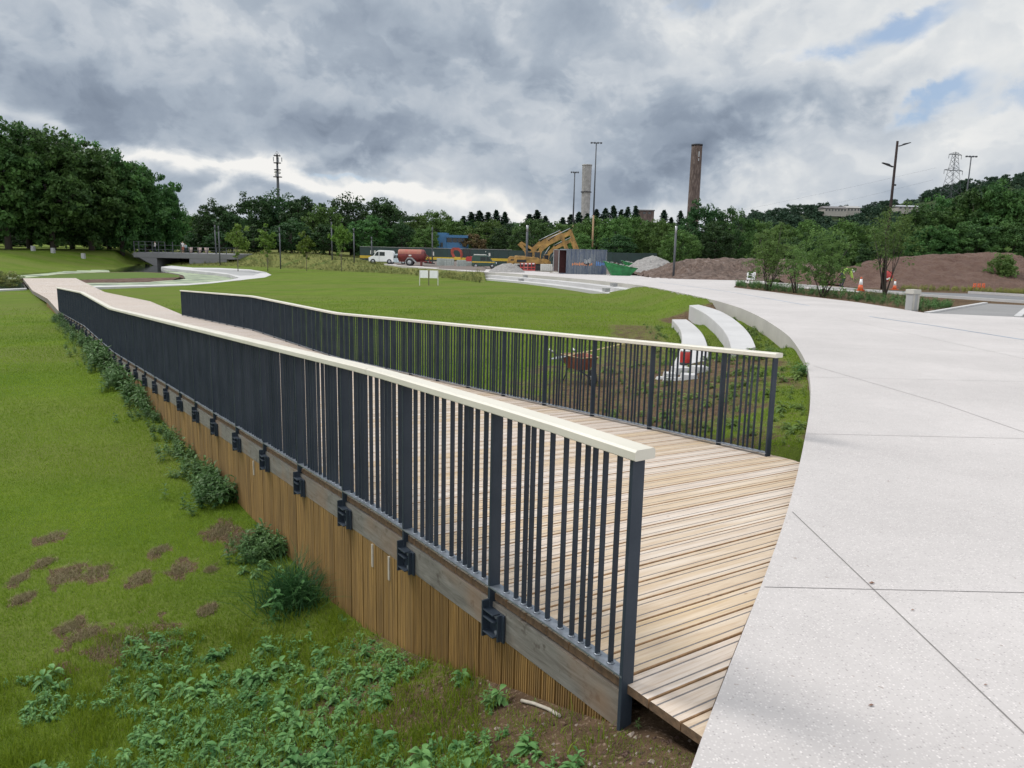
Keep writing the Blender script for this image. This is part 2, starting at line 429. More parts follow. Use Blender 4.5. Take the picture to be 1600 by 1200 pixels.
def terrain(x, y):
    x = np.asarray(x, dtype=float); y = np.asarray(y, dtype=float)
    r = np.hypot(x, y); az = np.arctan2(x, y)
    d = dist_poly(x, y, PEF); lawn = x < xe(y); d = np.where(lawn, d, -d)
    zl = zlawn(x, y)
    lat = x + .67*(y-3) - X0L
    left = lat < .6
    zl = np.where(left, zl - .32*sstep(22, 5, y), zl)
    drop = .30*sstep(15.5, 17.5, y)*sstep(31, 28.5, y)
    slope = np.where(left & (y < 14), .36, .19 + .30*sstep(25, 28, y) - .24*sstep(36, 41, y))
    ZP = -.012*np.clip(y-25, 0, 125)
    bank = ZP - .10 - drop - slope*d
    mound = sstep(27.0, 30.5, y)*sstep(46, 43, y)
    bank = bank + mound*(.07 + .12*np.exp(-((d-1.2)/1.0)**2)) + .0
    bank = bank + .05*(fbm(x*1.2, y*1.2, 5)-.45)*np.clip(d, 0, 1)
    z = np.maximum(bank, zl)
    blend = sstep(.25, 0, np.abs(bank-zl))*.06; z = z + blend
    st = sstep(45.5, 49, y); z = np.where(d > 0, z*(1-st) + zl*st, z)
    z = z + .02*(fbm(x*.8, y*.8, 9)-.45)*sstep(0, 1, d)
    # inside the paved side: under the paving near its edge, then level
    lowz = np.where(y > 44, zl-.1, ZP-.12-drop)
    zin = lowz + (ZP-.035-lowz)*sstep(.7, 1.6, -d)
    z = np.where(d > 0, z, zin)
    # the ground is dug out under the boardwalk
    zdk = np.interp(y, YS, ZS) - .17
    infoot = sstep(X0L-.05, X0L+.15, lat+X0L)*sstep(X0R+.32, X0R+.12, lat+X0L)*(y < 60)
    z = np.where(infoot > 0, np.minimum(z, z*(1-infoot)+zdk*infoot), z)
    # far left: pond basin, banks, meadow ridge
    rk = np.interp(az, TA, TK); rw = np.interp(az, TA, TW); rs = np.interp(az, TA, TS); rc = np.interp(az, TA, TC); zk = np.interp(az, TA, TZ); zc = np.interp(az, TA, TCZ)
    farl = (az < TA[-1]) & (y > 20)
    zz = z.copy()
    basin = (r > rk) & (r < rw) & (rw-rk > 1.5)
    slope2 = sstep(rs, rc, r)
    zfar = zk*(1-slope2) + zc*slope2
    zfar = zfar + .25*(fbm(x*.15, y*.15, 3)-.45)*slope2
    bn = sstep(rk, rk+.6, r)*sstep(rw+.3, rw-.5, r)
    zz = np.where(r > rw-.5, zfar, zz)
    zz = np.where((rw-rk > 1.5), zz*(1-bn) + (-3.0)*bn, zz)
    z = np.where(farl & (r > rk-.01), zz, z)
    return z
def tz(x, y): return float(terrain(np.array([x]), np.array([y]))[0])

# patches of dead grass / bare soil (px, py, radius px, squash)
def on_ground(px, py, z0=-1.0):
    z = z0
    for _ in range(18):
        x, y = at(px, py, z); z = .5*z + .5*tz(x, y)
    return x, y, z
DEADP = [(190, 1005, 62), (262, 1010, 40), (130, 995, 30), (100, 900, 36), (150, 895, 28), (250, 860, 18), (220, 905, 26), (280, 890, 26), (325, 955, 20), (70, 880, 20), (35, 935, 20), (345, 830, 36), (375, 845, 30), (80, 840, 22), (110, 980, 24), (30, 905, 16), (330, 890, 14)]
DP = []
for px, py, rp in DEADP:
    x, y, z = on_ground(px, py); r = math.hypot(x, y); DP.append((x, y, rp*r/F*.78, rp*r/F*.75*1.7))
def on_ground_v(px, py, z0=-.8):
    px = np.asarray(px, float); py = np.asarray(py, float)
    u, v = (px-800)/F, -(py-600)/F; Xr, Yr_ = u*CR - v*SR, u*SR + v*CR
    r0, r1, r2 = Xr, CT+Yr_*ST, -ST+Yr_*CT
    z = np.full(px.shape, float(z0))
    for _ in range(25):
        t = (z-H)/r2; z = .6*z + .4*terrain(r0*t, r1*t)
    t = (z-H)/r2
    return r0*t, r1*t, z
def masks(x, y):
    d = dist_poly(x, y, PEF); lawn = x < xe(y); r = np.hypot(x, y); az = np.arctan2(x, y)
    lat = x + .67*(y-3)
    n1 = fbm(x*2.1, y*2.1, 21); n9 = fbm(x*7, y*11, 23); n2 = fbm(x*.5, y*.5, 31)
    soil = np.zeros_like(x)
    # disturbed ground near the paving on the left of the deck
    left = lat < X0L+.3
    soil = np.where(left, sstep(4.3, .4, d + 2.2*(n1-.5) + .7*(n2-.5)), soil)
    right = ~left & lawn
    soil = np.where(right & (y < 18), .80*sstep(6.8, 3.4, d + 3*(n1-.45))*sstep(-1.2, 1.6, d + 3*(n1-.5)), soil)
    soil = np.where(right & (y >= 17) & (y < 27), .6*sstep(1.6, .4, np.abs(d-3.4)), soil)
    soil = np.where(right & (y > 26) & (y < 32), np.maximum(soil, sstep(2.0, .5, np.abs(d-.9))*sstep(2.0, .5, np.abs(y-29))), soil)
    wb = np.hypot((x-1.3)/1.9, (y-14.4)/.8); soil = np.maximum(soil, .6*sstep(1.25, .5, wb + .8*(n1-.5))*right)
    for (cx_, cy_, ra, rb) in DP:
        q = np.hypot((x-cx_)/ra, (y-cy_)/rb); soil = np.maximum(soil, .85*sstep(1.25, .7, q + 2.6*(n9-.47)))
    soil = np.where(~lawn, .8, soil)
    rs = np.interp(az, TA, TS); rc = np.interp(az, TA, TC)
    mead = np.where((az < TA[-1]) & (az > azi(262)) & (y > 25), sstep(rs-1.5, rs+2.5, r), 0)
    bank = mead*0
    site = np.where((az > azi(560)) & (az < azi(1500)) & (y > 52) & ~lawn & (r > rc), 1.0, 0)
    return soil, mead, site, lawn, d

# ------------------------------------------------------------------ ground mesh (polar sheet to the horizon)
fine = np.radians(np.arange(-44, 44.01, .16)); coarse = np.radians(np.arange(44+4, 360-44-.1, 4))
ang = np.r_[fine, coarse]; nA = len(ang)
rr = np.exp(np.linspace(math.log(.35), math.log(4200), 470)); nR = len(rr)
A, R = np.meshgrid(ang, rr)
GX, GY = R*np.sin(A), R*np.cos(A)
GZ = terrain(GX.ravel(), GY.ravel())
soil, mead, site, lawnm, dd = masks(GX.ravel(), GY.ravel())
idx = np.arange(nR*nA).reshape(nR, nA)
a_ = idx[:-1, :]; b_ = np.roll(idx, -1, axis=1)[:-1, :]; c_ = np.roll(idx, -1, axis=1)[1:, :]; d_ = idx[1:, :]
faces = np.stack([a_, b_, c_, d_], -1).reshape(-1, 4)[:, ::-1]
me = np_mesh('ground', np.c_[GX.ravel(), GY.ravel(), GZ], faces, smooth=True)
ca = me.color_attributes.new('mask', 'FLOAT_COLOR', 'POINT')
ca.data.foreach_set('color', np.c_[soil, mead, site, np.ones_like(soil)].astype(np.float32).ravel())
GROUND, k, b = newmat('turf_ground')
p = pos(k)
mc = k.node('ShaderNodeSeparateColor'); k.l.new(attr(k, 'mask', 'Color'), mc.inputs[0])
nS, nM, nB = k.noise(p, 45, 6, .65), k.noise(p, 6, 5, .6), k.noise(p, .5, 4, .55)
nL = k.noise(k.vmul(p, (.05, .35, .1)), 1, 3)
sxyz = k.node('ShaderNodeSeparateXYZ'); k.l.new(p, sxyz.inputs[0])
gr = k.mix(k.mapr(nB, .35, .68), (.076, .120, .013), (.130, .172, .025))
gr = k.mix(k.mapr(nM, .35, .7, 0, .6), gr, (.052, .098, .014))
gr = k.mix(k.mapr(nL, .38, .60, 0, .85), gr, (.108, .128, .032))
gr = k.mix(k.mapr(nS, .4, .72, 0, .40), gr, (.045, .080, .012))
sl = k.mix(k.mapr(nM, .35, .65), (.112, .074, .046), (.060, .040, .026))
sl = k.mix(k.mapr(nS, .55, .70), sl, (.24, .175, .13))
so = k.math('ADD', mc.outputs[0], k.math('MULTIPLY', k.math('SUBTRACT', nS, .5), 1.3))
so = k.math('ADD', so, k.math('MULTIPLY', k.math('SUBTRACT', nM, .5), .9))
c = k.mix(k.mapr(so, .42, .66), gr, sl)
md = k.mix(k.mapr(k.noise(p, 1.4, 6, .7), .35, .66), (.075, .098, .028), (.155, .145, .050))
md = k.mix(k.mapr(k.noise(p, .3, 3), .55, .7, 0, .8), md, (.05, .085, .02))
c = k.mix(mc.outputs[1], c, md)
stc = k.mix(k.mapr(nM, .35, .65), (.12, .10, .09), (.17, .15, .14))
c = k.mix(mc.outputs[2], c, stc)
k.set(b.inputs['Base Color'], c); b.inputs['Roughness'].default_value = .95; b.inputs['Specular IOR Level'].default_value = .04
bump(k, b, k.math('ADD', nS, k.math('MULTIPLY', nM, 1.5)), .7, .03)
tag(link('ground', me, GROUND), kind='structure')
GNDSTUFF = True

def sheet(name, poly, z, m, thick=0.0, kind='structure', fall=False):
    mb = MB(); n = len(poly)
    mb.add([(x, y, z) for x, y in poly], [tuple(range(n))])
    if thick:
        mb.add([(x, y, z) for x, y in poly]+[(x, y, z-thick) for x, y in poly], [(i, n+i, n+(i+1) % n, (i+1) % n) for i in range(n)], 1 if isinstance(m, (list, tuple)) and len(m) > 1 else 0)
    o = mb.build(name, m)
    import bmesh
    bm = bmesh.new(); bm.from_mesh(o.data); bmesh.ops.recalc_face_normals(bm, faces=bm.faces)
    if sum(f.normal.z*f.calc_area() for f in bm.faces) < 0: bmesh.ops.reverse_faces(bm, faces=bm.faces)
    bmesh.ops.triangulate(bm, faces=[f for f in bm.faces if len(f.verts) > 4])
    if fall:
        bmesh.ops.bisect_plane(bm, geom=bm.verts[:]+bm.edges[:]+bm.faces[:], plane_co=(0, 25, 0), plane_no=(0, 1, 0))
        for v in bm.verts: v.co.z += ZPf(v.co.y)
    bm.to_mesh(o.data); bm.free()
    if kind: o['kind'] = kind
    return o
# plaza: edge towards the lawn, then the far side and the planting bed side
edge = [tuple(p) for p in PEC]
BEDN = [atp(*q) for q in [(1146, 449), (1200, 455.5), (1255, 462), (1341, 472.5), (1400, 481.5), (1445, 489), (1592, 495.5), (1680, 501), (1900, 517)]]
FARE = [atp(*q) for q in [(600, 411), (632, 414.6), (680, 417), (770, 421.3), (870, 425.5), (950, 428.5), (1050, 433), (1120, 436), (1180, 438.5), (1206, 440)]]
plaza = edge + FARE + [atp(1215, 444.5), atp(1154, 441.5)] + BEDN + [(60, 22), (60, -30)]
sheet('plaza_paving', plaza, 0.0, [PAVE, CURB], .55, fall=True)
# joints
mb = MB()
def strip(mb, P, w, z, mi=0):
    P = np.array(P, dtype=float)
    for a, b in zip(P[:-1], P[1:]):
        t = b-a; L = np.hypot(*t)
        if L < 1e-6: continue
        t = t/L; nn = np.array([-t[1], t[0]])*w/2
        mb.add([(*(a-nn), z+ZPf(a[1])), (*(b-nn), z+ZPf(b[1])), (*(b+nn), z+ZPf(b[1])), (*(a+nn), z+ZPf(a[1]))], [(0, 1, 2, 3)], mi)
for yy in [.3, 3.95, 7.6, 11.25, 14.9, 18.6, 22.3]:
    xa = float(xe(yy)); strip(mb, [(xa+.02, yy), (min(22, 60), yy-.0)] if yy < 20 else [(xa+.02, yy), (12.5, yy)], .006, .002)
for xx in [2.0, 5.65, 9.3, 12.95]:
    y0 = -2; ys = [y for y in np.arange(-2, 24, .05) if xe(y) < xx]
    y1 = min(max(ys), 22) if xx < 12 else 20
    if xx == 2.0: y1 = 5.2
    if xx == 5.65: y1 = 12.5
    strip(mb, [(xx, y0), (xx, y1 if xx != 5.65 else 12.3)] if xx != 5.65 else [(xx, y0), (5.35, 9.4), (4.9, 12.4)], .008, .002)
JM = simple('dark_joint_line', (.20, .185, .18), .9)
tag(mb.build('paving_joint_lines', JM), kind='structure')
mb = MB(); BL = [atp(*q) for q in [(1030, 441), (1140, 456), (1255, 476), (1370, 496.4), (1456, 508.5), (1600, 531), (1800, 565)]]
strip(mb, BL, .075, .003); tag(mb.build('blue_marking_line', simple('faded_blue_line', (.24, .32, .42), .8, .3, 3)), kind='structure')
# small things dropped on the paving
for (px, py, s) in [(1362, 911, .014), (1426, 953, .008), (1361, 1102, .010), (1540, 1070, .007), (1388, 752, .007)]:
    x, y = at(px, py, .004); mb = MB()
    mb.add([(x-s*1.3, y, .004), (x-s*.2, y-s*.7, .007), (x+s*1.4, y+s*.1, .005), (x+s*.2, y+s*.8, .006), (x, y, .004+s*.8)], [(0, 1, 4), (1, 2, 4), (2, 3, 4), (3, 0, 4)])
    o = mb.build('dead_leaf', simple('dead_leaf_brown', (.20, .11, .075), .8))
    tag(o, {1362: 'brown curled leaf by the crossing of two paving joints', 1426: 'small dark leaf scrap on the paving right of the joint crossing', 1361: 'narrow dark leaf lying on the near paving', 1540: 'tiny dark leaf near the right edge of the near paving', 1388: 'tiny brown leaf speck on the paving beyond the joint crossing'}[px], 'leaf', 'leaf scraps on the pale paving')

# ------------------------------------------------------------------ boardwalk
T = Vector((-.5566, .8308, 0)); N = Vector((-.8308, -.5566, 0)); Z = Vector((0, 0, 1))
def RL(y, lat=0.0, z=0.0, x0=X0L): return Vector((x0-.67*(y-3), y, z)) + N*lat
bw = empty('timber_boardwalk', (RL(3, -2.1).x, RL(3, -2.1).y, -.1), 0, 'long pale timber boardwalk ramping down from the paving to the pond between two railings', 'boardwalk')
INV = Matrix.Translation(-bw.location)
# boards: direction DIRB, pitch .15 ; clipped by left line, right line, and paving edge
def board_ends(c0):
    """board centre line passes through c0 (2d) along DIRB; returns t range"""
    # left edge line
    d = np.array([DIRB.x, DIRB.y])
    def hit(x0):
        # x0-.67(y-3) = x ; x=c0x+t dx ; y=c0y+t dy
        return (x0-.67*(c0[1]-3)-c0[0])/(d[0]+.67*d[1])
    tl, tr = hit(X0L+.00), hit(X0R+.10)
    ts = np.linspace(tl, tr, 260)
    xs, ys = c0[0]+ts*d[0], c0[1]+ts*d[1]
    ok = xs < xe(ys)-.012
    if not ok.any(): return None
    if not ok[0]: return None
    j = len(ok) if ok.all() else int(np.argmin(ok))
    if ok.all(): return tl, tr
    # refine
    a, b2 = ts[j-1], ts[j]
    for _ in range(20):
        m_ = (a+b2)/2
        if c0[0]+m_*d[0] < xe(c0[1]+m_*d[1])-.012: a = m_
        else: b2 = m_
    return tl, a
perp = np.array([-DIRB.y, DIRB.x])
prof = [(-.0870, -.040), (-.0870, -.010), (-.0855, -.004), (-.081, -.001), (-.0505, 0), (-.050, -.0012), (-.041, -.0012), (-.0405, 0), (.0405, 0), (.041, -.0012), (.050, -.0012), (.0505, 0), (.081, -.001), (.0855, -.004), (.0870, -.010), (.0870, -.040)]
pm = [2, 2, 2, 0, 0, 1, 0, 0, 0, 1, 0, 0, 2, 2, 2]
mb = MB()
s0 = 1.2; pitch = .180
start = np.array([.567+.05, 2.885-.075])+np.array([-.5566, .8308])*.0
nb = 0
for i in range(-6, 480):
    c0 = start + perp*(i*pitch)
    # shift c0 to left line neighbourhood
    t = (X0L-.67*(c0[1]-3)-c0[0])/(DIRB.x+.67*DIRB.y); cL = c0 + t*np.array([DIRB.x, DIRB.y])
    if cL[1] > 72: break
    ends = [board_ends(c0+perp*o) for o in (-.0855, .0855)]
    if ends[0] is None and ends[1] is None: continue
    if ends[0] is None: ends[0] = (ends[1][0], ends[1][0]+.02)
    if ends[1] is None: continue
    tone = random.choice([random.random(), random.random()*.5, random.random()*.7]); zj = random.uniform(-.0015, .0015)
    vs = []
    nseg = 1 if cL[1] > 14 else 1
    for e in (0, 1):
        for (q, h) in prof:
            w = (q+.0855)/.171; tt = ends[0][e]*(1-w)+ends[1][e]*w
            P2 = c0+perp*q+tt*np.array([DIRB.x, DIRB.y])
            # height follows the ramp measured along the boardwalk
            yc = 3 + ((P2[0]-X0L)*-.5566 + (P2[1]-3)*.8308)/1.2037 if False else None
            sal = (P2[0]-X0L)*T.x + (P2[1]-3)*T.y
            ye = 3 + sal*.8308
            # rows of equal height follow the boards: take left-end forward distance
            zz = (zd(P2[1]) if True else 0)
            vs.append((P2[0], P2[1], zz + h + zj))
    n = len(prof)
    fs = [(j, n+j, n+j+1, j+1) for j in range(n-1)]
    b0 = len(mb.v); mb.v += vs; mb.t += [tone]*len(vs)
    for j, f in enumerate(fs): mb.f.append([q+b0 for q in f]); mb.m.append(pm[j]); mb.sm.append(False)
    mb.f.append([b0+j for j in range(n)]); mb.m.append(3); mb.sm.append(False)
    mb.f.append([b0+n+j for j in range(n)][::-1]); mb.m.append(2); mb.sm.append(False)
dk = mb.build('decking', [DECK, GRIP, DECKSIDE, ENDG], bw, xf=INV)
# dark void under boards, beams
def longbeam(mb, lat0, lat1, ztop, zbot, y0, y1, x0=X0L, mi=0, step=.9):
    ys = np.arange(y0, y1+.01, step)
    for a, b in zip(ys[:-1], ys[1:]):
        vs = []
        for y in (a, b):
            for la in (lat0, lat1):
                for zo in (ztop, zbot):
                    p = RL(y, la, 0, x0); p.z = zd(p.y)+zo; vs.append(tuple(p))
        # order: a:l0t,l0b,l1t,l1b ; b...
        mb.add(vs, [(0, 4, 6, 2), (1, 3, 7, 5), (0, 1, 5, 4), (2, 6, 7, 3)], mi)
    return mb
mb = MB(); longbeam(mb, .012, -.035, -.046, -.222, 3.02, 72)
v0 = [tuple(RL(3.02, la, zd(3.02)+zo)) for la, zo in ((.012, -.046), (-.035, -.046), (-.035, -.222), (.012, -.222))]; mb.add(v0, [(0, 1, 2, 3)])
edge_beam = mb.build('edge_beam', BEAM, bw, xf=INV)
mb = MB(); longbeam(mb, -.012, .035, -.046, -.235, 7.3, 72, X0R+.10)
mb.build('edge_beam', BEAM, bw, xf=INV)
# joists seen in the gap by the paving end
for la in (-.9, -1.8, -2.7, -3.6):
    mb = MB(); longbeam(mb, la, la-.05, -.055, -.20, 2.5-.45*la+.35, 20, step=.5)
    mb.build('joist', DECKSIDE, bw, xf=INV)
# cladding of upright boards with ribs
def cladding(x0, sgn, y0, y1, latf):
    mb = MB(); s = 0.0; L = (y1-y0)*1.2037; bwid = .118
    while s < L:
        ya = y0 + s/1.2037; near = ya < 4.6
        tone = random.random()
        ribs = 6 if near else 2
        pts = [(0, -.022), (.0035, -.022), (.0045, 0)]
        wi = bwid-.009
        if near:
            for q in range(ribs):
                u = .0045+wi*q/ribs; pts += [(u+wi/ribs*.06, 0), (u+wi/ribs*.60, 0), (u+wi/ribs*.64, -.013), (u+wi/ribs*.98, -.013)]
        else:
            dp = .009
            for q in (random.uniform(.3, .38), random.uniform(.62, .7)):
                u = .003+wi*q; pts += [(u-.0035, 0), (u, -dp), (u+.0035, 0)]
        pts += [(bwid-.0045, 0), (bwid-.0035, -.022), (bwid, -.022)]
        vs = []
        zj = random.uniform(-.003, .003)
        for u, dp in pts:
            y = ya+u/1.2037
            pt = RL(y, sgn*(latf+dp+zj), 0, x0)
            zt = zd(y)-.223; g_ = CLG(pt.x, pt.y)-.12
            vs += [(pt.x, pt.y, zt), (pt.x, pt.y, min(g_, zt-.02))]
        n = len(pts); mb.add(vs, [(2*i, 2*i+1, 2*i+3, 2*i+2) for i in range(n-1)], 0, tone)
        s += bwid
    return mb
_gx = {}
ysamp = np.linspace(2.5, 63, 400); ptsL = [RL(y, .05) for y in ysamp]; gl = terrain(np.array([p.x for p in ptsL]), np.array([p.y for p in ptsL]))
def CLG(x, y): return float(np.interp(y, ysamp, gl))
mb = cladding(X0L, 1, 3.03, 40, .010)
mb.build('side_cladding', CLAD, bw, xf=INV)
# pale offcuts hanging under the beam
for (px, py, h) in [(585, 858, .17), (611, 878, .17), (398, 724, .15)]:
    mb = MB()
    r = ray(px, py-8); t = (X0L+2.01)/(r[0]+.67*r[1]); y = r[1]*t
    mb.box(RL(y, .015, zd(y)-.235-h/2), (.022, .012, h), (T, N, Z))
    mb.build('timber_offcut', OFFCUT, bw, xf=INV)
# short end return under deck by the paving
# ------------------------------------------------------------------ railings
def make_rail(x0, sgn, ys, y_end_hand, label, nbr, ymin_first=None):
    root = empty('guard_railing', tuple(RL(ys[0], 0, zd(ys[0]), x0)), 0, label, 'railing', 'railings along the boardwalk')
    iv = Matrix.Translation(-root.location)
    ya, yb = ys[0]-.035, ys[-1]+.03
    # handrail
    mb = MB(); hp = [(-.055, .004), (-.055, .036), (-.046, .045), (.046, .045), (.055, .036), (.055, .004), (.051, 0), (-.051, 0)]
    st = np.unique(np.r_[np.arange(ya, yb, .45), yb, [y for y in (5.2, 17.3, 23, 5.0, 5.4, 17.0, 17.6, 22.7, 23.3) if ya < y < yb]])
    vs = []
    for y in st:
        zc = np.mean([zd(y-.25), zd(y), zd(y+.25)])
        for (l, h) in hp: vs.append(tuple(RL(y, l, zc+1.0+h, x0)))
    n = len(hp); fs = []; cum = 0
    for i in range(len(st)-1):
        if i % 7 == 6: continue
        for j in range(n): fs.append((i*n+j, i*n+(j+1) % n, (i+1)*n+(j+1) % n, (i+1)*n+j))
    fs += [tuple(range(n)), tuple((len(st)-1)*n+j for j in range(n))[::-1]]
    mb.add(vs, fs)
    for i in range(6, len(st)-1, 7):                 # butt joints between handrail lengths: two end faces 4 mm apart
        A_, B_ = vs[i*n:(i+1)*n], vs[(i+1)*n:(i+2)*n]; L_ = (Vector(A_[0])-Vector(B_[0])).length; g_ = .0025/L_; m1 = [tuple(Vector(a).lerp(Vector(b2), .5-g_)) for a, b2 in zip(A_, B_)]; m2 = [tuple(Vector(a).lerp(Vector(b2), .5+g_)) for a, b2 in zip(A_, B_)]
        q_ = [(j, (j+1) % n, n+(j+1) % n, n+j) for j in range(n)]; mb.add(A_+m1, q_+[tuple(range(n, 2*n))]); mb.add(m2+B_, q_+[tuple(range(n))[::-1]])
    mb.build('handrail', RAILP, root, xf=iv)
    # slim channel under the handrail
    mb = MB(); longbeam(mb, -.02, .02, 1.0, .992, ya+.03, yb-.03, x0, step=.44); 
    mb.build('top_channel', STEEL, root, xf=iv)
    mb = MB(); BH = .045 if sgn > 0 else .035
    longbeam(mb, .034, -.034, BH, BH-.008, ya+.03, yb-.02, x0, step=.44); mb.build('bottom_rail', GALV, root, xf=iv)
    # posts
    pb = None
    posts = []
    for i, y in enumerate(ys):
        mb = MB(); c = RL(y, 0, 0, x0); zc = zd(y)
        low = -.18 if i else -.30
        mb.box((c.x, c.y, zc+(1.0+low)/2+.0), (.020, .066, 1.0-low-.002), (T, N, Z))
        mb.build('post', STEEL, root, xf=iv, bevel=.002 if i < 8 else 0)
    # bars
    offs = [.087, .161, .218, .261, .317, .390, .476, .550, .604, .646, .703, .781]
    bars = []
    for i in range(len(ys)-1):
        f = (ys[i+1]-ys[i])/.88
        if f > .9: bars += [ys[i]+o*f for o in offs]
        else: bars += [ys[i]+o for o in offs if o < ys[i+1]-ys[i]-.05]
    for i, y in enumerate(bars[:100]):
        mb = MB(); c = RL(y, 0, zd(y), x0)
        mb.box((c.x, c.y, c.z+(BH+.994)/2), (.007, .027, .994-BH), (T, N, Z))
        ba = mb.build('baluster', STEEL, root, xf=iv)
        if i < 40:
            mb = MB(); mb.tube([(c.x, c.y, c.z+BH), (c.x, c.y, c.z+BH+.006)], [.019, .0145], 10); mb.build('weld_collar', GALV, ba, xf=iv)
    mb = MB()
    for y in bars[100:]:
        c = RL(y, 0, zd(y), x0); mb.box((c.x, c.y, c.z+(BH+.994)/2), (.007, .027, .994-BH), (T, N, Z))
    tag(mb.build('baluster', STEEL, root, xf=iv), kind='stuff')
    # brackets
    for i, y in enumerate(ys[1:nbr], 1):
        c = RL(y, 0, 0, x0); zc = zd(y); mb = MB()
        lt = sgn*.0
        # web plate square to the wall, three shelves, back plate on the beam
        def bx(a, l, z, sa, sl, sz, mbx=mb): mbx.box(tuple(c + T*a + N*(sgn*l) + Z*(zc+z)), (sa, sl, sz), (T, N, Z))
        bx(0, .045, -.13, .012, .058, .205)
        bx(-.075, .022, -.15, .135, .012, .155)
        bx(-.115, .035, -.15, .012, .03, .150)
        for zz in (-.075, -.115, -.20): bx(-.055, .048, zz, .10, .05, .008)
        br = mb.build('bracket', STEEL, root, xf=iv, bevel=.0015 if i < 6 else 0)
        if i < 11:
            for zz in (-.095, -.185):
                mb = MB(); q = c + T*(-.085) + N*(sgn*.028) + Z*(zc+zz)
                mb.tube([tuple(q), tuple(q+N*(sgn*.014))], .012, 6)
                mb.build('bolt', GALV, br, xf=iv)
    return root
ysL = [3.02+.88*i for i in range(34)]
ysR = [7.50, 8.03] + [8.03+.88*i for i in range(1, 28)]
make_rail(X0L, 1, ysL, 32, 'near dark steel railing with cream handrail, brackets showing along the brown timber wall', 34)
make_rail(X0R, -1, ysR, 32, 'far dark steel railing with cream handrail on the side of the wheelbarrow and lawn', 0)

# ------------------------------------------------------------------ pond, kerbs, island
WATER, k, b = newmat('dark_pond_water')
b.inputs['Base Color'].default_value = (.012, .018, .016, 1); b.inputs['Roughness'].default_value = .08; b.inputs['Specular IOR Level'].default_value = .5
bump(k, b, k.noise(pos(k), 1.6, 3), .08, .05)
ALG, k, b = newmat('duckweed')
n = k.noise(k.vmul(pos(k), (.35, 1, 1)), .8, 5, .65); k.set(b.inputs['Base Color'], k.mix(k.mapr(n, .42, .60), (.30, .35, .22), (.04, .06, .045))); b.inputs['Roughness'].default_value = .7
poly = [at(x, y, WZ) for x, y in [(-500, 466), (-500, 426), (0, 424), (150, 414), (225, 403), (300, 408), (330, 417), (385, 425), (432, 431), (405, 441), (300, 452), (100, 458)]]
sheet('pond_water', poly, WZ, WATER)
tag(sheet('duckweed', [at(x, y, WZ) for x, y in [(10, 432), (75, 427), (110, 422.5), (150, 420.5), (170, 422.5), (172, 426), (96, 429.5), (40, 435), (14, 437)]], WZ+.006, ALG), kind='stuff')
tag(sheet('duckweed', [at(x, y, WZ) for x, y in [(252, 420), (300, 424.5), (345, 431), (369, 436), (345, 441), (250, 446), (130, 447), (120, 442.5), (230, 441), (290, 435.5), (286, 430), (262, 425)]], WZ+.006, ALG), kind='stuff')
ISG = simple('island_turf', (.06, .10, .018), .95, .2, 1.5, 0, 0, (.085, .12, .03), .1)
top = [(34, 434.5), (96, 428.5), (150, 426), (220, 425.2), (262, 427), (280, 430), (281, 433), (262, 433.8), (220, 434.5), (132, 436.8), (60, 438)]
bot = [(24, 436), (92, 428), (150, 425.4), (220, 424.8), (264, 426.4), (286, 430.5), (289, 435.5), (266, 439), (220, 440.8), (132, 442.5), (56, 443)]
mb = MB(); nt = len(top)
tv = [(*at(x, y, -2.12), -2.12) for x, y in top]; bv = [(*at(x, y, -2.42), -2.42) for x, y in bot]
mb.add(tv, [tuple(range(nt))], 0); mb.add(bv+tv, [(i, (i+1) % nt, nt+(i+1) % nt, nt+i) for i in range(nt)], 1)
o = mb.build('pond_island', [ISG, SOILM]); tag(o, kind='structure')
# kerbs of the pond
KZ = -2.06
inner = [(131, 447.3), (180, 445.8), (245, 444.6), (294, 443.2), (326, 440.8), (359, 437), (374, 434.2), (359, 429), (326, 425.3), (294, 422.3), (262, 419.3), (251.5, 417)]
outer = [(268, 415), (302, 418.2), (342, 418.6), (391, 421), (415, 425), (424, 429.3), (414, 433.4), (375, 437.6), (330, 442.6), (294, 445.2), (245, 446.6), (180, 447.9), (131, 449.2)]
def ringsheet(name, A_, B_, z, th, m, lab, cat):
    mb = MB(); P = [at(x, y, z) for x, y in A_]+[at(x, y, z) for x, y in B_]
    mb.prism(P, z-th, z); o = mb.build(name, m)
    import bmesh
    bm = bmesh.new(); bm.from_mesh(o.data); bmesh.ops.triangulate(bm, faces=[f for f in bm.faces if len(f.verts) > 4]); bmesh.ops.recalc_face_normals(bm, faces=bm.faces); bm.to_mesh(o.data); bm.free()
    return tag(o, lab, cat)
pk = ringsheet('pond_kerb', inner, outer, KZ, .75, CONC, 'wide white concrete kerb curving around the pond beside the lawn', 'kerb')
mb = MB(); P = [at(x, y, KZ+.006) for x, y in [(300, 420.4), (342, 420.6), (391, 422.6), (408, 426), (396, 429.8), (374, 430.6), (350, 425.8), (318, 422.6)]]
mb.add([(x, y, KZ+.006) for x, y in P], [tuple(range(len(P)))]); gp = mb.build('grey_inset_patch', CGREY, pk)  # flat grey patch on the kerb, coloured to look recessed
pts = [(0, 452), (14, 451.4), (33, 450.4)]
mb = MB(); P = [at(x, y, -2.2) for x, y in [(-400, 458), (0, 451.4), (40, 449.8)]]+[at(x, y, -2.2) for x, y in [(42, 450.9), (0, 453.0), (-400, 461)]]
mb.prism(P, -2.7, -2.2); tag(mb.build('pond_kerb', CONC), 'short straight white kerb left of the boardwalk end', 'kerb')

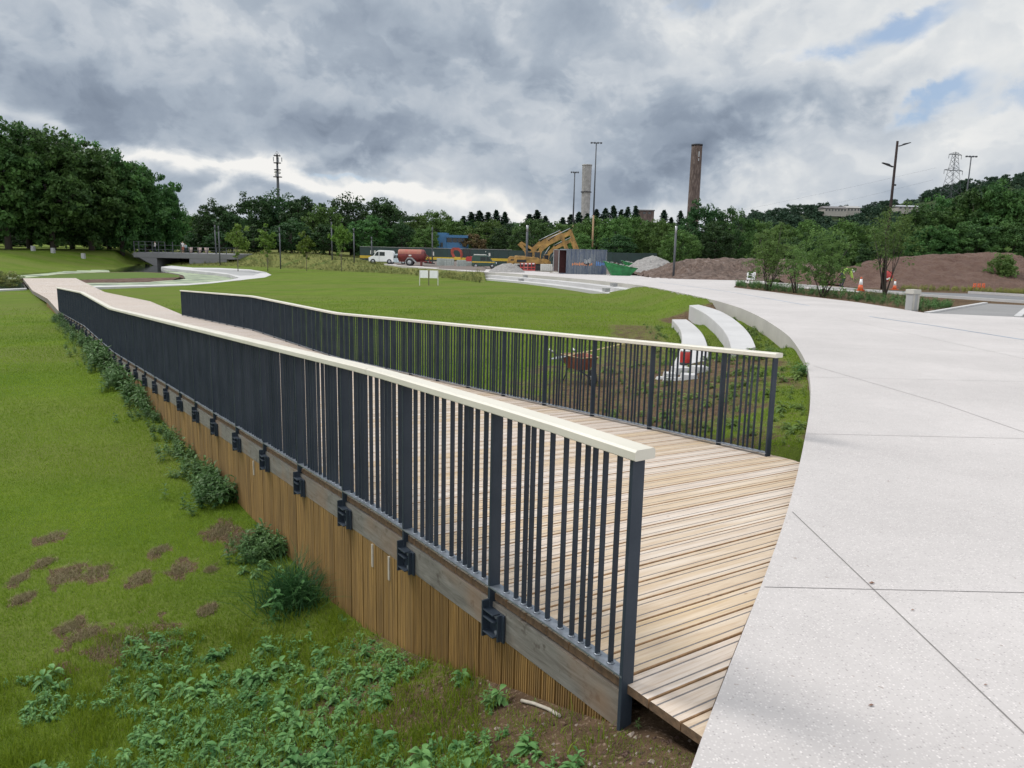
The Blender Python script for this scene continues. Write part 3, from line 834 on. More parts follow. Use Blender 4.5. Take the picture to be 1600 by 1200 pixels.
# ------------------------------------------------------------------ curved benches, steps
def curved_slab(name, inn, out, z, th, m, lab, cat, group=None, parent=None, n=3):
    I = chaikin([at(*p, z) for p in inn], n); O = chaikin([at(*p, z) for p in out], n)
    q = min(len(I), len(O)); I = resample(I, .0) if False else I
    def rs(P, n_):
        d = np.r_[0, np.cumsum(np.hypot(*np.diff(P, axis=0).T))]; s = np.linspace(0, d[-1], n_)
        return np.c_[np.interp(s, d, P[:, 0]), np.interp(s, d, P[:, 1])]
    I, O = rs(I, 40), rs(O, 40)
    mb = MB(); cc = .02; vs = []
    for (a, b2) in zip(I, O):
        t = (b2-a)/np.hypot(*(b2-a)); a1, b1 = a+t*cc, b2-t*cc
        vs += [(a[0], a[1], z-th), (a[0], a[1], z-cc), (a1[0], a1[1], z), (b1[0], b1[1], z), (b2[0], b2[1], z-cc), (b2[0], b2[1], z-th)]
    fs = []
    for i in range(39):
        for j in range(5): fs.append((i*6+j, i*6+j+1, (i+1)*6+j+1, (i+1)*6+j))
    fs += [tuple(range(6))[::-1], tuple(39*6+j for j in range(6))]
    mb.add(vs, fs); o = mb.build(name, m, parent)
    import bmesh
    bm = bmesh.new(); bm.from_mesh(o.data); bmesh.ops.recalc_face_normals(bm, faces=bm.faces); bm.to_mesh(o.data); bm.free()
    if lab: tag(o, lab, cat, group)
    return o
curved_slab('curved_bench', [(1077, 477), (1094, 485), (1107, 493), (1118.5, 503), (1130, 514.5), (1138, 528), (1142, 541), (1143, 552)], [(1092, 476), (1108, 480), (1124, 485), (1143, 495), (1157, 506), (1168, 517), (1176, 529), (1181, 542)], -.22, .60, CONC, 'upper curved white concrete bench on the grass bank nearest the paving', 'bench', 'curved concrete benches')
curved_slab('curved_bench', [(1050, 499), (1055, 504), (1061, 511), (1065, 520), (1066, 532), (1063, 546), (1056, 560), (1050, 571)], [(1073, 499), (1081, 504), (1089, 511), (1097, 519), (1103, 530), (1107, 545), (1107, 560), (1103, 574)], -.50, .50, CONC, 'lower curved white concrete bench with a red can standing on its end', 'bench', 'curved concrete benches')
# footing rubble at the end of the lower bench
mb = MB()
for (px, py, w, h) in [(1062, 580, .34, .16), (1092, 577, .30, .14), (1046, 584, .24, .10), (1076, 588, .30, .12)]:
    x, y, z = on_ground(px, py+4, -.8); mb.box((x, y, z+h/2-.03), (w, .3, h), rz=random.uniform(-.4, .4), taper=.85)
for (px, py, w, h) in [(1032, 592, .16, .06), (1044, 594, .2, .07), (1058, 594, .18, .07)]:
    x, y, z = on_ground(px, py, -.8); mb.box((x, y, z+h/2-.02), (w, .14, h), rz=random.uniform(-.6, .6), taper=.7)
tag(mb.build('concrete_footing', CONC), 'broken pale concrete footing at the near end of the lower bench', 'footing')
# can
cx_, cy_ = at(1070, 570, -.5)
can = empty('jerry_can', (cx_, cy_, -.498), .3, 'red plastic can with white top standing on the lower curved bench', 'can')
mb = MB(); mb.lathe((0, 0, 0), [(.085, 0), (.105, .015), (.108, .25), (.10, .275)], 16); mb.build('body', RED, can, .005)
mb = MB(); mb.lathe((0, 0, .276), [(.102, 0), (.104, .03), (.075, .055), (.03, .062)], 16); mb.build('lid', WHITE, can)
mb = MB(); mb.tube([(-.09, 0, .30), (-.07, 0, .36), (0, 0, .385), (.07, 0, .36), (.09, 0, .30)], .006, 6); mb.build('handle', BLACK, can)
mb = MB(); mb.lathe((0, 0, .0), [(.107, .004), (.109, .05)], 16); mb.build('base_band', BLACK, can)
# terrace steps
def offs(P, d):
    P = np.array(P); t = np.gradient(P, axis=0); t /= np.hypot(t[:, 0], t[:, 1])[:, None]
    return P + np.c_[-t[:, 1], t[:, 0]]*d
seg = PEC[(PEC[:, 1] > 41.5) & (PEC[:, 0] > atp(763, 425.4)[0]-.2)]
seg = chaikin(seg, 1)
st = empty('terrace_steps', (float(seg[0][0]), float(seg[0][1]), -.7), 0, 'long low concrete steps curving down from the paving to the lawn', 'steps')
iv = Matrix.Translation(-st.location)
for i, (d0, d1, z) in enumerate([(.004, .95, -.24), (.952, 1.9, -.48)]):
    A1, B1 = offs(seg, d0), offs(seg, d1); mb = MB(); vs = []
    for a, b2, q_ in zip(A1, B1, seg):
        zz = z+ZPf(q_[1]); vs += [(a[0], a[1], zz), (b2[0], b2[1], zz), (b2[0], b2[1], zz-.7), (a[0], a[1], zz-.7)]
    n = len(A1); fs = []
    for q in range(n-1):
        for j in range(3): fs.append((q*4+j, q*4+j+1, (q+1)*4+j+1, (q+1)*4+j))
    fs += [(0, 3, 2, 1), ((n-1)*4, (n-1)*4+1, (n-1)*4+2, (n-1)*4+3)]
    mb.add(vs, fs); o = mb.build('step', CONC, st, xf=iv)
    import bmesh
    bm = bmesh.new(); bm.from_mesh(o.data); bmesh.ops.recalc_face_normals(bm, faces=bm.faces); bm.to_mesh(o.data); bm.free()
for (px, py, z, lab) in [(959, 447.4, -.50, 'grey block on the upper terrace step near its right end'), (947, 455.4, -.72, 'grey block on the lower terrace step near its right end'), (821, 433.6, -.74, 'grey block on the upper terrace step near its left end'), (814, 439.2, -.98, 'grey block on the lower terrace step near its left end')]:
    x, y = at(px, py, z); mb = MB(); mb.box((x, y, z+.09), (.36, .3, .18), rz=.5); mb.box((x, y, z+.19), (.40, .34, .02), rz=.5)
    tag(mb.build('step_block', CGREY), lab, 'block', 'grey blocks on the terrace steps')
# ------------------------------------------------------------------ wheelbarrow with shovel
wx, wy, wz = on_ground(908, 598, -.75)
wb = empty('wheelbarrow', (wx, wy, wz), 0, 'rusty red wheelbarrow on the lawn seen through the far railing', 'wheelbarrow')
sc_ = (math.hypot(wx, wy)/F)                 # metres per photo pixel at the wheelbarrow
tray = MB()
yf, yb_ = -.28, .38
t0 = [(-.34, .62), (.34, .62), (.30, .62), (-.30, .62)]
def ringb(z, w0, w1, y0, y1): return [(-w0, y0, z), (w0, y0, z), (w1, y1, z), (-w1, y1, z)]
outer_ = ringb(.30, .13, .20, -.12, .30)+ringb(.60, .22, .32, -.34, .42)
inner_ = ringb(.315, .12, .19, -.11, .29)+ringb(.60, .212, .312, -.332, .412)
tray.add(outer_, [(3, 2, 1, 0), (0, 1, 5, 4), (1, 2, 6, 5), (2, 3, 7, 6), (3, 0, 4, 7)]); tray.add(inner_, [(0, 1, 2, 3), (4, 5, 1, 0), (5, 6, 2, 1), (6, 7, 3, 2), (7, 4, 0, 3)])
tray.add(outer_[4:]+inner_[4:], [(0, 1, 5, 4), (1, 2, 6, 5), (2, 3, 7, 6), (3, 0, 4, 7)])
tray.build('tray', simple('rusty_barrow_paint', (.22, .05, .03), .7, .35, 6, 0, 0, (.27, .12, .06)), wb, .004)
mb = MB(); mb.tube([(-.23, -.34, .60), (.23, -.34, .60), (.33, .42, .60), (-.33, .42, .60), (-.23, -.34, .60)], .011, 6); mb.build('rim', simple('worn_yellow_rim', (.42, .33, .16), .6), wb)
mb = MB(); mb.lathe((-.035, -.48, .185), [(.10, 0), (.17, .005), (.185, .035), (.17, .065), (.10, .07)], 18, ax='x'); wl = mb.build('wheel', BLACK, wb)
mb = MB(); mb.lathe((-.03, -.48, .185), [(.02, -.012), (.095, .008), (.095, .052), (.02, .072)], 12, ax='x'); mb.build('rim_disc', SILVER, wl)
mb = MB()
for sx in (-1, 1): mb.tube([(sx*.05, -.48, .19), (sx*.10, -.16, .28), (sx*.24, .40, .42), (sx*.29, .92, .60)], .015, 6)
mb.tube([(-.05, -.48, .19), (.05, -.48, .19)], .01, 6); mb.build('frame', LAMPD, wb)
for sx in (-1, 1):
    mb = MB(); mb.tube([(sx*.17, .28, .36), (sx*.23, .40, .0), (sx*.23, .46, .0)], .012, 6); mb.build('leg', LAMPD, wb)
    mb = MB(); mb.tube([(sx*.282, .86, .585), (sx*.30, 1.0, .625)], .02, 8); mb.build('grip', CREAMW, wb)
wb.rotation_euler = (0, 0, .42); wb.scale = (.86, .86, .86)
p0 = Vector((wx-.30, wy+.05, wz+.50)); e1 = ray(988, 534); tt = (wy+.35)/e1[1]; p1 = Vector((e1[0]*tt, wy+.35, H+e1[2]*tt))
sh = empty('shovel', tuple(p0), 0, 'long pale handled shovel lying across the red wheelbarrow', 'shovel')
iv = Matrix.Translation(-p0)
mb = MB(); mb.tube([p0, p0.lerp(p1, .5)+Vector((0, 0, -.01)), p1], .014, 8); mb.build('handle', simple('pale_ash_handle', (.50, .42, .20), .6), sh, xf=iv)
mb = MB(); dv = (p0-p1).normalized(); mb.prism([(-.09, 0), (.09, 0), (.10, .2), (.05, .28), (0, .30), (-.05, .28), (-.10, .2)], -.003, .003)
q = Matrix.Translation(Vector((0, 0, 0))) @ dv.to_track_quat('Y', 'Z').to_matrix().to_4x4(); mb.build('blade', SILVER, sh, xf=q)
# ------------------------------------------------------------------ twin notice boards on the lawn
bx_, by_, bz_ = on_ground(670, 446, -1.0); K = by_/1202
nb_ = empty('notice_board', (bx_, by_, bz_), 0, 'pair of blank white notice boards on thin posts in the lawn', 'notice board')
for x0_ in (-13.5, 1.2, ):
    mb = MB(); mb.b2(x0_*K, (x0_+12.4)*K, -.02, .02, 11.4*K, 23*K); mb.build('panel', WHITE, nb_, .004)
for x0_, m_ in ((-14.2, CREAMW), (0, BRICK), (14.2, CREAMW)):
    mb = MB(); mb.b2((x0_-.55)*K, (x0_+.55)*K, -.03, .03, -.1, 23*K); mb.build('post', m_, nb_)

# ------------------------------------------------------------------ bridge
BRC = concrete('bridge_concrete', (.15, .15, .155), False)
BY = 125.0
bzt = -.34
xl, xr = colx(207, BY), colx(366, BY)
br = empty('concrete_bridge', ((xl+xr)/2, BY, WZ), 0, 'low grey concrete bridge over the pond outlet with a thin railing', 'bridge')
iv = Matrix.Translation(-br.location)
mb = MB(); mb.b2(xl, xr, BY, BY+9, bzt-.82, bzt); mb.build('deck', BRC, br, .03, xf=iv)
xo0, xo1 = colx(243, BY), colx(294, BY)
mb = MB(); mb.prism([(xl-.3, bzt-.25), (xl+.2, bzt-.82), (xo0, bzt-.82), (xo0, -2.9), (colx(238, BY), -2.4)], BY+.05, BY+8.9, ax='y'); mb.build('abutment', BRC, br, xf=iv)
mb = MB(); mb.b2(xo1, xo1+6, BY+.05, BY+8.9, -2.9, bzt-.82); mb.build('abutment', BRC, br, xf=iv)
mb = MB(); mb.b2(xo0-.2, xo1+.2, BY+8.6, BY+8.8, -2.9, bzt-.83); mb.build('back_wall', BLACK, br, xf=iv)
for i, px in enumerate([207.5, 215, 225, 236, 246, 256, 268, 281, 294, 308, 322, 337, 352, 364]):
    hh = 1.75 if px < 282 else (1.0)
    x = colx(px, BY); mb = MB(); mb.b2(x-.045, x+.045, BY+.2, BY+.3, bzt, bzt+hh); mb.build('railing_post', LAMPG, br, xf=iv)
for z_, a_1, a_2 in ((1.72, 207.5, 255), (1.2, 207.5, 281), (.98, 281, 365), (.5, 207.5, 365)):
    mb = MB(); mb.b2(colx(a_1, BY), colx(a_2, BY), BY+.225, BY+.275, bzt+z_-.03, bzt+z_+.03); mb.build('rail', LAMPG, br, xf=iv)

# ------------------------------------------------------------------ planting bed, road, right-hand side
def bp(px, py, dz=0.0):
    x, y = atp(px, py); return x, y, ZPf(y)+dz
def psheet(name, pix, m, dz, kind='structure'): return sheet(name, [atp(*q) for q in pix], dz, m, kind=kind, fall=True)
psheet('road', [(1150, 440.6), (1206, 443), (1341, 453.5), (1427, 461.5), (1600, 472.5), (1900, 490), (1900, 482), (1600, 463), (1514, 458.2), (1442, 456), (1300, 448.5), (1200, 440.3)], ASPH, -.02)
psheet('driveway', [(1448, 488.6), (1540, 473), (1900, 491), (1900, 516.5), (1592, 495.2)], DRIVE, -.025)
psheet('footway', [(1206, 443.4), (1341, 454), (1345, 456.4), (1206, 447.2)], PAVE, -.012)
def kerb(pix, w, h, lab, m=CONC):
    P = [Vector(bp(*q)) for q in pix]; mb = MB()
    for a, b2 in zip(P[:-1], P[1:]):
        d = (b2-a); L = d.length; t = d.normalized(); n = Vector((-t.y, t.x, 0)).normalized()
        mb.box(tuple((a+b2)/2+Vector((0, 0, h/2-.05))), (L, w, h+.1), (t, n, t.cross(n)))
    return tag(mb.build('kerb', m), lab, 'kerb', 'pale kerbs beside the road')
kerb([(1206, 442.9), (1341, 453.2), (1427, 461.3), (1600, 472.6), (1900, 491)], .18, .09, 'pale kerb line between the planting bed and the road')
kerb([(1448, 489), (1540, 473.4)], .16, .03, 'pale slanting kerb on the left side of the sunken driveway')
kerb([(1590, 495), (1612, 476.5)], .2, .03, 'pale slanting kerb on the right side of the sunken driveway')
kerb([(1514, 457.5), (1600, 462.3), (1900, 480)], .18, .09, 'pale far kerb of the road in front of the big soil mound')
# bollard
x, y, z = bp(1424, 484.5); K = y/1202
bo = empty('stone_bollard', (x, y, z), .35, 'square grey concrete bollard with a flat cap in the planting bed', 'bollard')
mb = MB(); mb.box((0, 0, 12*K), (13.5*K, 13.5*K, 26*K)); mb.build('shaft', CGREY, bo, .008)
for sx in (-1, 1):
    mb = MB(); mb.box((sx*4.6*K, -6.9*K, 13*K), (3.4*K, .6*K, 24*K)); mb.build('corner_rib', CURB, bo)
mb = MB(); mb.box((0, 0, 28.5*K), (16.5*K, 16.5*K, 7*K), taper=.93); mb.build('cap', CURB, bo, .01)
# cones
def cone(px, py, hpx, lab):
    x, y, z = bp(px, py); K = y/1202*hpx/22
    c = empty('traffic_cone', (x, y, z), .2, lab, 'traffic cone', 'traffic cones by the road')
    mb = MB(); mb.box((0, 0, .6*K), (11*K, 11*K, 1.4*K)); mb.build('base', ORANGE, c)
    mb = MB(); mb.lathe((0, 0, 1.2*K), [(4.3*K, 0), (2.9*K, 7.8*K)], 16); mb.build('lower_band', ORANGE, c)
    mb = MB(); mb.lathe((0, 0, 9*K), [(2.95*K, 0), (1.7*K, 8.8*K)], 16); mb.build('reflective_sleeve', WHITE, c)
    mb = MB(); mb.lathe((0, 0, 17.8*K), [(1.75*K, 0), (1.2*K, 3*K), (.9*K, 3.2*K)], 16); mb.build('tip', ORANGE, c)
cone(1344, 454, 22, 'orange and white traffic cone standing clear beside the road')
cone(1397.5, 452.5, 16, 'traffic cone in front of the red road sign')
x, y, z = bp(1396, 452); y += .8; K = y/1202
rs = empty('road_sign', (x, y, z), 0, 'round red and white road works sign propped behind the small cone', 'sign')
mb = MB(); mb.lathe((-.5*K, 0, 19*K), [(0.1, 0), (8*K, .02), (8*K, .05), (0.1, .06)], 20, ax='y'); mb.build('disc', RED, rs)
mb = MB(); mb.prism([(-5.5*K, 14.5*K), (1*K, 17*K), (4*K, 16.2*K), (-2*K, 13*K)], -.02, -.01, ax='y'); mb.build('white_mark', WHITE, rs)
mb = MB(); mb.tube([(0, .1, 19*K), (-3*K, .6, 0)], .02, 6); mb.tube([(0, .1, 19*K), (3*K, .6, 0)], .02, 6); mb.build('leg', LAMPD, rs)
mb = MB(); mb.box((3*K, -.04, 14*K), (5*K, .04, 3.4*K)); mb.build('lamp_box', simple('pale_yellow_lamp', (.5, .42, .12), .5), rs)
for (px, w, lab) in [(1544, 5.5, 'leftmost orange barrier frame under the young tree'), (1551, 5.5, 'middle orange barrier frame under the young tree'), (1558, 5.5, 'rightmost orange barrier frame under the young tree')]:
    x, y, z = bp(px, 455); y += 1.5; K = y/1202; c = empty('work_barrier', (x, y, z), .15, lab, 'barrier', 'orange barriers under the young tree')
    for sx in (-1, 1):
        mb = MB(); mb.tube([(sx*w*.45*K, 0, 0), (sx*w*.25*K, 0, 10*K)], .03, 6); mb.build('leg', ORANGE, c)
    for zz in (4, 8):
        mb = MB(); mb.b2(-w*.42*K, w*.42*K, -.02, .02, zz*K, (zz+2)*K); mb.build('board', ORANGE, c)
x, y, z = bp(1173, 440); K = y/1202
c = empty('site_sign', (x, y, z), 0, 'white rectangular panel with dark marks standing low beside the birch shrub', 'sign')
mb = MB(); mb.b2(-6.5*K, 6.5*K, -.03, .03, 3*K, 14.5*K); mb.build('panel', WHITE, c, .005)
mb = MB(); 
for (a_, b_, w_, h_) in [(-4, 5.5, 3, 1.4), (0, 7.5, 4, 1.2), (3, 5, 3, 1.6), (-1, 10, 7, .8)]: mb.b2((a_-w_/2)*K, (a_+w_/2)*K, -.04, -.032, b_*K, (b_+h_)*K)
mb.build('print', LAMPD, c)
for sx in (-1, 1):
    mb = MB(); mb.b2(sx*5*K-.03, sx*5*K+.03, -.02, .05, 0, 4*K); mb.build('leg', LAMPD, c)
# tall double-headed lamp
x, y, z = bp(1378, 452); K = y/1202
lp = empty('street_lamp', (x, y, z), 0, 'tall dark street lamp with two offset heads behind the planting bed', 'street lamp')
mb = MB(); mb.tube([(0, 0, 0), (0, 0, 100*K), (0, 0, 221*K)], [2.6*K, 2.1*K, 1.7*K], 12); mb.build('pole', simple('brown_black_pole', (.03, .02, .019), .65, spec=.15), lp)
for sx, zz in ((1, 216), (-1, 186)):
    mb = MB(); mb.tube([(0, 0, (zz-3)*K), (sx*5*K, 0, (zz-1)*K)], .55*K, 6); ar = mb.build('arm', LAMPD, lp)
    mb = MB(); mb.prism([(sx*3*K, (zz-3.2)*K), (sx*10*K, (zz+1.8)*K), (sx*19.5*K, (zz+3.6)*K), (sx*19.5*K, (zz+2.6)*K), (sx*11*K, (zz-.6)*K)], -2.4*K, 2.4*K, ax='y'); mb.build('lamp_head', LAMPD, ar)
mb = MB(); mb.box((2.6*K, 0, 157*K), (4*K, 2*K, 2.4*K)); mb.build('camera_box', LAMPD, lp)

# ------------------------------------------------------------------ heaps
def heap(name, crest, Yf, Yc, base_py, m, lab, cat, rough=.25, seed=1, nx=170, ny=44, kind=None):
    px = np.linspace(crest[0][0], crest[-1][0], nx); cy = np.interp(px, [c[0] for c in crest], [c[1] for c in crest])
    V = []; Fc = []
    for i, (p, q) in enumerate(zip(px, cy)):
        xc = colx(p, Yc); rv = ray(p, q); zc = H + rv[2]/rv[1]*Yc
        xf = xc; zb = ZPf(Yf)-.1; zc = max(zc, zb+.02)
        for j in range(ny):
            u = j/(ny-1)                                  # 0 front foot .. 1 back foot
            if u < .62: w = u/.62; Y = Yf+(Yc-Yf)*w; hgt = w**.85
            else: w = (u-.62)/.38; Y = Yc+(Yc-Yf)*w; hgt = 1-w
            X = colx(p, Yc)
            zz = zb + (zc-zb)*hgt
            nz = fbm(np.array([X*1.1]), np.array([Y*1.1]), seed, 4)[0]-.47 + .5*(vnoise(np.array([X*3.1]), np.array([Y*3.1]), seed+9)[0]-.5)
            edgew = math.sin(PI*min(1, max(0, hgt)))*.7+.3*(hgt > .5)
            V.append((X + .15*nz, Y, max(zz + nz*rough*edgew*2, zb)))
    for i in range(nx-1):
        for j in range(ny-1): Fc.append((i*ny+j, (i+1)*ny+j, (i+1)*ny+j+1, i*ny+j+1))
    o = link(name, np_mesh(name, V, Fc, smooth=True), m)
    return tag(o, lab, cat)
heap('soil_mound', [(1268, 437), (1300, 430), (1330, 417), (1350, 411), (1370, 405), (1400, 401.3), (1430, 399), (1465, 397), (1500, 395.3), (1550, 393.3), (1575, 394), (1592, 401), (1615, 412), (1650, 424), (1700, 437)], 50, 59, 448, SOILM, 'large smooth reddish brown soil mound beyond the road', 'soil mound', .34, 3)
heap('rubble_mound', [(1000, 437), (1015, 430), (1035, 421), (1055, 409), (1072, 404), (1100, 403.2), (1130, 403.6), (1165, 403), (1200, 405), (1250, 408), (1290, 413), (1330, 424), (1350, 434)], 62, 71, 436, RUBBM, 'long dark stony rubble mound behind the thin lamp post', 'rubble mound', .55, 7)
heap('gravel_heap', [(972, 425), (984, 416), (996, 407), (1008, 402), (1018, 399.3), (1028, 399.6), (1038, 404), (1048, 411), (1060, 422)], 78, 84, 428, GRAVM, 'pointed grey gravel heap behind the green skips', 'gravel heap', .3, 11)
heap('soil_heap', [(1216, 436), (1232, 427), (1246, 421.8), (1254, 421), (1260, 427), (1266, 436)], 54, 57, 440, SOILM, 'small red brown soil heap between the two birch shrubs', 'soil heap', .10, 13)
heap('gravel_heap', [(764, 424), (774, 417), (786, 411.6), (798, 411), (808, 415), (820, 423)], 73, 77, 424, GRAVM, 'low grey heap beside the red and white barriers', 'gravel heap', .10, 17)

# ------------------------------------------------------------------ construction site objects (local unit = photo pixel at their distance)
def site(name, px, py, lab, cat, group=None, rz=0, back=0.0):
    x, y = atp(px, py); y2 = y+back; x = colx(px, y2) if back else x
    K = y2/1202; z = ZPf(y2)
    lift = 0
    e = empty(name, (x, y2, z), rz, lab, cat, group)
    return e, K
def part(e, K, name, m, fn, bevel=0, parent=None):
    mb = MB(); fn(mb); mb.v = [(a*K, b2*K, c*K) for a, b2, c in mb.v]
    o = mb.build(name, m, parent or e, bevel); return o
def wheel(e, K, x, y, r, w=2.6, m=BLACK):
    o = part(e, K, 'wheel', m, lambda mb: mb.lathe((x, y-w/2, r), [(r*.6, 0), (r*.95, .05), (r, .4), (r, w-.4), (r*.95, w-.05), (r*.6, w)], 18, ax='y'))
    part(e, K, 'hub', SILVER, lambda mb: mb.lathe((x, y-w/2-.15, r), [(.2, 0), (r*.5, .05), (r*.55, .3), (r*.3, .4)], 12, ax='y'), parent=o)
    return o
# container
E_, K = site('shipping_container', 916, 428.6, 'blue grey corrugated shipping container with graffiti and an open end door', 'container', rz=-.0)
CONT, k, b = newmat('scuffed_container_paint')
n = k.noise(k.vmul(pos(k, True), (3, 3, .25)), 1.5, 6, .7); n2 = k.noise(pos(k, True), 1.1, 4)
c = k.mix(k.mapr(n, .35, .65), (.045, .065, .11), (.15, .165, .18)); c = k.mix(k.mapr(n2, .55, .7, 0, .6), c, (.03, .05, .13)); k.set(b.inputs['Base Color'], c); b.inputs['Roughness'].default_value = .6
def corr(mb):
    P = []; x = -31
    while x < 31: P += [(x, 0), (x+.9, 0), (x+1.3, .45), (x+2.2, .45)]; x += 2.6
    P += [(31, 0)]
    n = len(P); mb.add([(a, b2, .8) for a, b2 in P]+[(a, b2, 37) for a, b2 in P], [(i, i+1, n+i+1, n+i) for i in range(n-1)])
    mb.b2(30.9, 31.1, .3, 24, .8, 37)
part(E_, K, 'side_panel', CONT, corr)
part(E_, K, 'roof', CONT, lambda mb: mb.b2(-41, 31.3, -.2, 24, 37, 38))
part(E_, K, 'floor', CONT, lambda mb: mb.b2(-41, 31.3, -.2, 24, 0, .8))
part(E_, K, 'back_wall', CONT, lambda mb: mb.b2(-41, 31, 23.6, 24, .8, 37))
part(E_, K, 'post', CONT, lambda mb: mb.b2(-31.6, -30.4, -.3, .8, .8, 37))
part(E_, K, 'inner_lining', simple('dark_red_interior', (.05, .012, .012), .9), lambda mb: (mb.b2(-42, -31, 14, 14.4, .8, 36.5)))
part(E_, K, 'door', simple('rusty_door', (.10, .06, .055), .7, .3, .8), lambda mb: mb.b2(-51, -43.5, .2, .9, 4, 36))
part(E_, K, 'door_frame', SILVER, lambda mb: (mb.b2(-43.6, -42.6, -.1, .9, 3, 37), mb.b2(-51.6, -50.9, -.1, .9, 3, 37), mb.b2(-51.6, -31, -.1, .9, 36.2, 37)))
GO = simple('orange_spray_paint', (.55, .22, .10), .6, .2, 3); GB = simple('blue_spray_paint', (.10, .22, .50), .6, .2, 3)
def tagpaint(mb, x0, x1, z0, z1, n, sd):
    rd = random.Random(sd)
    for i in range(n):
        a = x0+(x1-x0)*(i+.1)/n; w_ = (x1-x0)/n*.8; h1 = z0+rd.uniform(0, .25)*(z1-z0); h2 = z1-rd.uniform(0, .35)*(z1-z0)
        mb.prism([(a, h1), (a+w_*.35, h1-.3), (a+w_, h1+.4), (a+w_*.8, h2), (a+w_*.2, h2+.2)], -.10, -.03, ax='y')
part(E_, K, 'orange_graffiti', GO, lambda mb: tagpaint(mb, -23, 9, 13, 18, 12, 1))
part(E_, K, 'blue_graffiti', GB, lambda mb: tagpaint(mb, 14, 28, 13, 20, 5, 4))
part(E_, K, 'pale_graffiti', SILVER, lambda mb: tagpaint(mb, -4, 6, 14, 25, 4, 9))
E2, K2 = site('loading_ramp', 871, 427, 'grey timber ramp leading up to the open container end', 'ramp')
part(E2, K2, 'deck', OFFCUT, lambda mb: mb.prism([(-12, .1), (12, 5.4), (12, 6.1), (-12, .9)], -2, 7, ax='y'))
part(E2, K2, 'leg', OFFCUT, lambda mb: mb.b2(10, 11.3, 0, 6, 0, 5))
# skips
def skip(px, py, lab, sc_=1.0, back=0):
    e, K = site('rubbish_skip', px, py, lab, 'skip', 'green skips beside the container', back=back); K *= sc_
    out = [(-22, 0, -9), (20, 0, -9)]
    def body(mb):
        w = 11
        for s_ in (-1, 1):
            pass
        b_ = [(-14, -w*.8, 0), (14, -w*.8, 0), (14, w*.8, 0), (-14, w*.8, 0)]; t_ = [(-26, -w, 21), (25, -w, 11.5), (25, w, 11.5), (-26, w, 21)]
        mb.add(b_+t_, [(3, 2, 1, 0), (0, 1, 5, 4), (1, 2, 6, 5), (2, 3, 7, 6), (3, 0, 4, 7)])
        t2 = [(-24.6, -w+.8, 20), (23.6, -w+.8, 11), (23.6, w-.8, 11), (-24.6, w-.8, 20)]; b2_ = [(-13.5, -w*.75, 2), (13.5, -w*.75, 2), (13.5, w*.75, 2), (-13.5, w*.75, 2)]
        mb.add(b2_+t2, [(0, 1, 2, 3), (4, 5, 1, 0), (5, 6, 2, 1), (6, 7, 3, 2), (7, 4, 0, 3)])
    part(e, K, 'body', GREEN, body)
    part(e, K, 'rim', GREEN, lambda mb: mb.tube([(-26, -11, 21), (-8, -11.2, 15), (25, -11.2, 11.5), (25, 11, 11.5), (-8, 11, 15), (-26, 11, 21), (-26, -11, 21)], .7, 6))
    for xx in (-13, 0, 13): part(e, K, 'side_rib', GREEN, lambda mb: mb.prism([(xx-.8, 0), (xx+.8, 0), (xx*1.5+.8, 12.5), (xx*1.5-.8, 12.5)], -10.6, -9.2, ax='y'))
    def rub(mb):
        rd = random.Random(px)
        for i in range(46):
            xx = rd.uniform(-20, 20); mb.box((xx, rd.uniform(-9, 9), 15.4-xx*.19+rd.uniform(-1.5, 1.6)), (rd.uniform(1.5, 5), rd.uniform(1.5, 4), rd.uniform(1, 3)), rz=rd.uniform(0, 3), mi=rd.choice([0, 0, 1, 2]))
    part(e, K, 'load', [CREAMW, CGREY, SOILM], rub)
skip(969, 430.5, 'near green skip full of pale rubble beside the container')
skip(995, 427.5, 'far green skip partly hidden behind the rubble filled one', .85, 4)
# pallets of blocks
def pallet(px, py, w, h, lab, m, rows=4, back=0):
    e, K = site('block_pallet', px, py, lab, 'block pallet', 'pallets of paving blocks', back=back)
    def blk(mb):
        nx_ = max(2, int(w/3)); 
        for i in range(nx_):
            for j in range(rows): mb.box((-w/2+w*(i+.5)/nx_, 0, 1.6+(h-1.6)*(j+.5)/rows), (w/nx_*.94, w*.7, (h-1.6)/rows*.94))
    part(e, K, 'blocks', m, blk)
    for j in (-1, 0, 1): part(e, K, 'bearer', OFFCUT, lambda mb: mb.b2(-w/2, w/2, j*w*.28-.5, j*w*.28+.5, 0, 1.5))
GB1 = simple('pale_green_wrapped_blocks', (.33, .36, .34), .6, .12, 4)
pallet(688.5, 416.5, 11.5, 12.5, 'leftmost grey block pallet beside the red tanker', GB1)
pallet(702, 417, 14.5, 12.5, 'wide grey block pallet below the mini excavator arm', GB1)
pallet(721, 418, 14.5, 11.5, 'grey block pallet right of the dark gap under the yellow bucket', GB1)
pallet(734, 418, 11, 8.5, 'grey block pallet with a red box on top', GB1, 3)
pallet(744, 419, 11, 4.6, 'low grey block pallet in front of the green van', GB1, 2)
pallet(853.5, 424.5, 18, 11.5, 'cream stone pallet left of the container ramp', CREAMW)
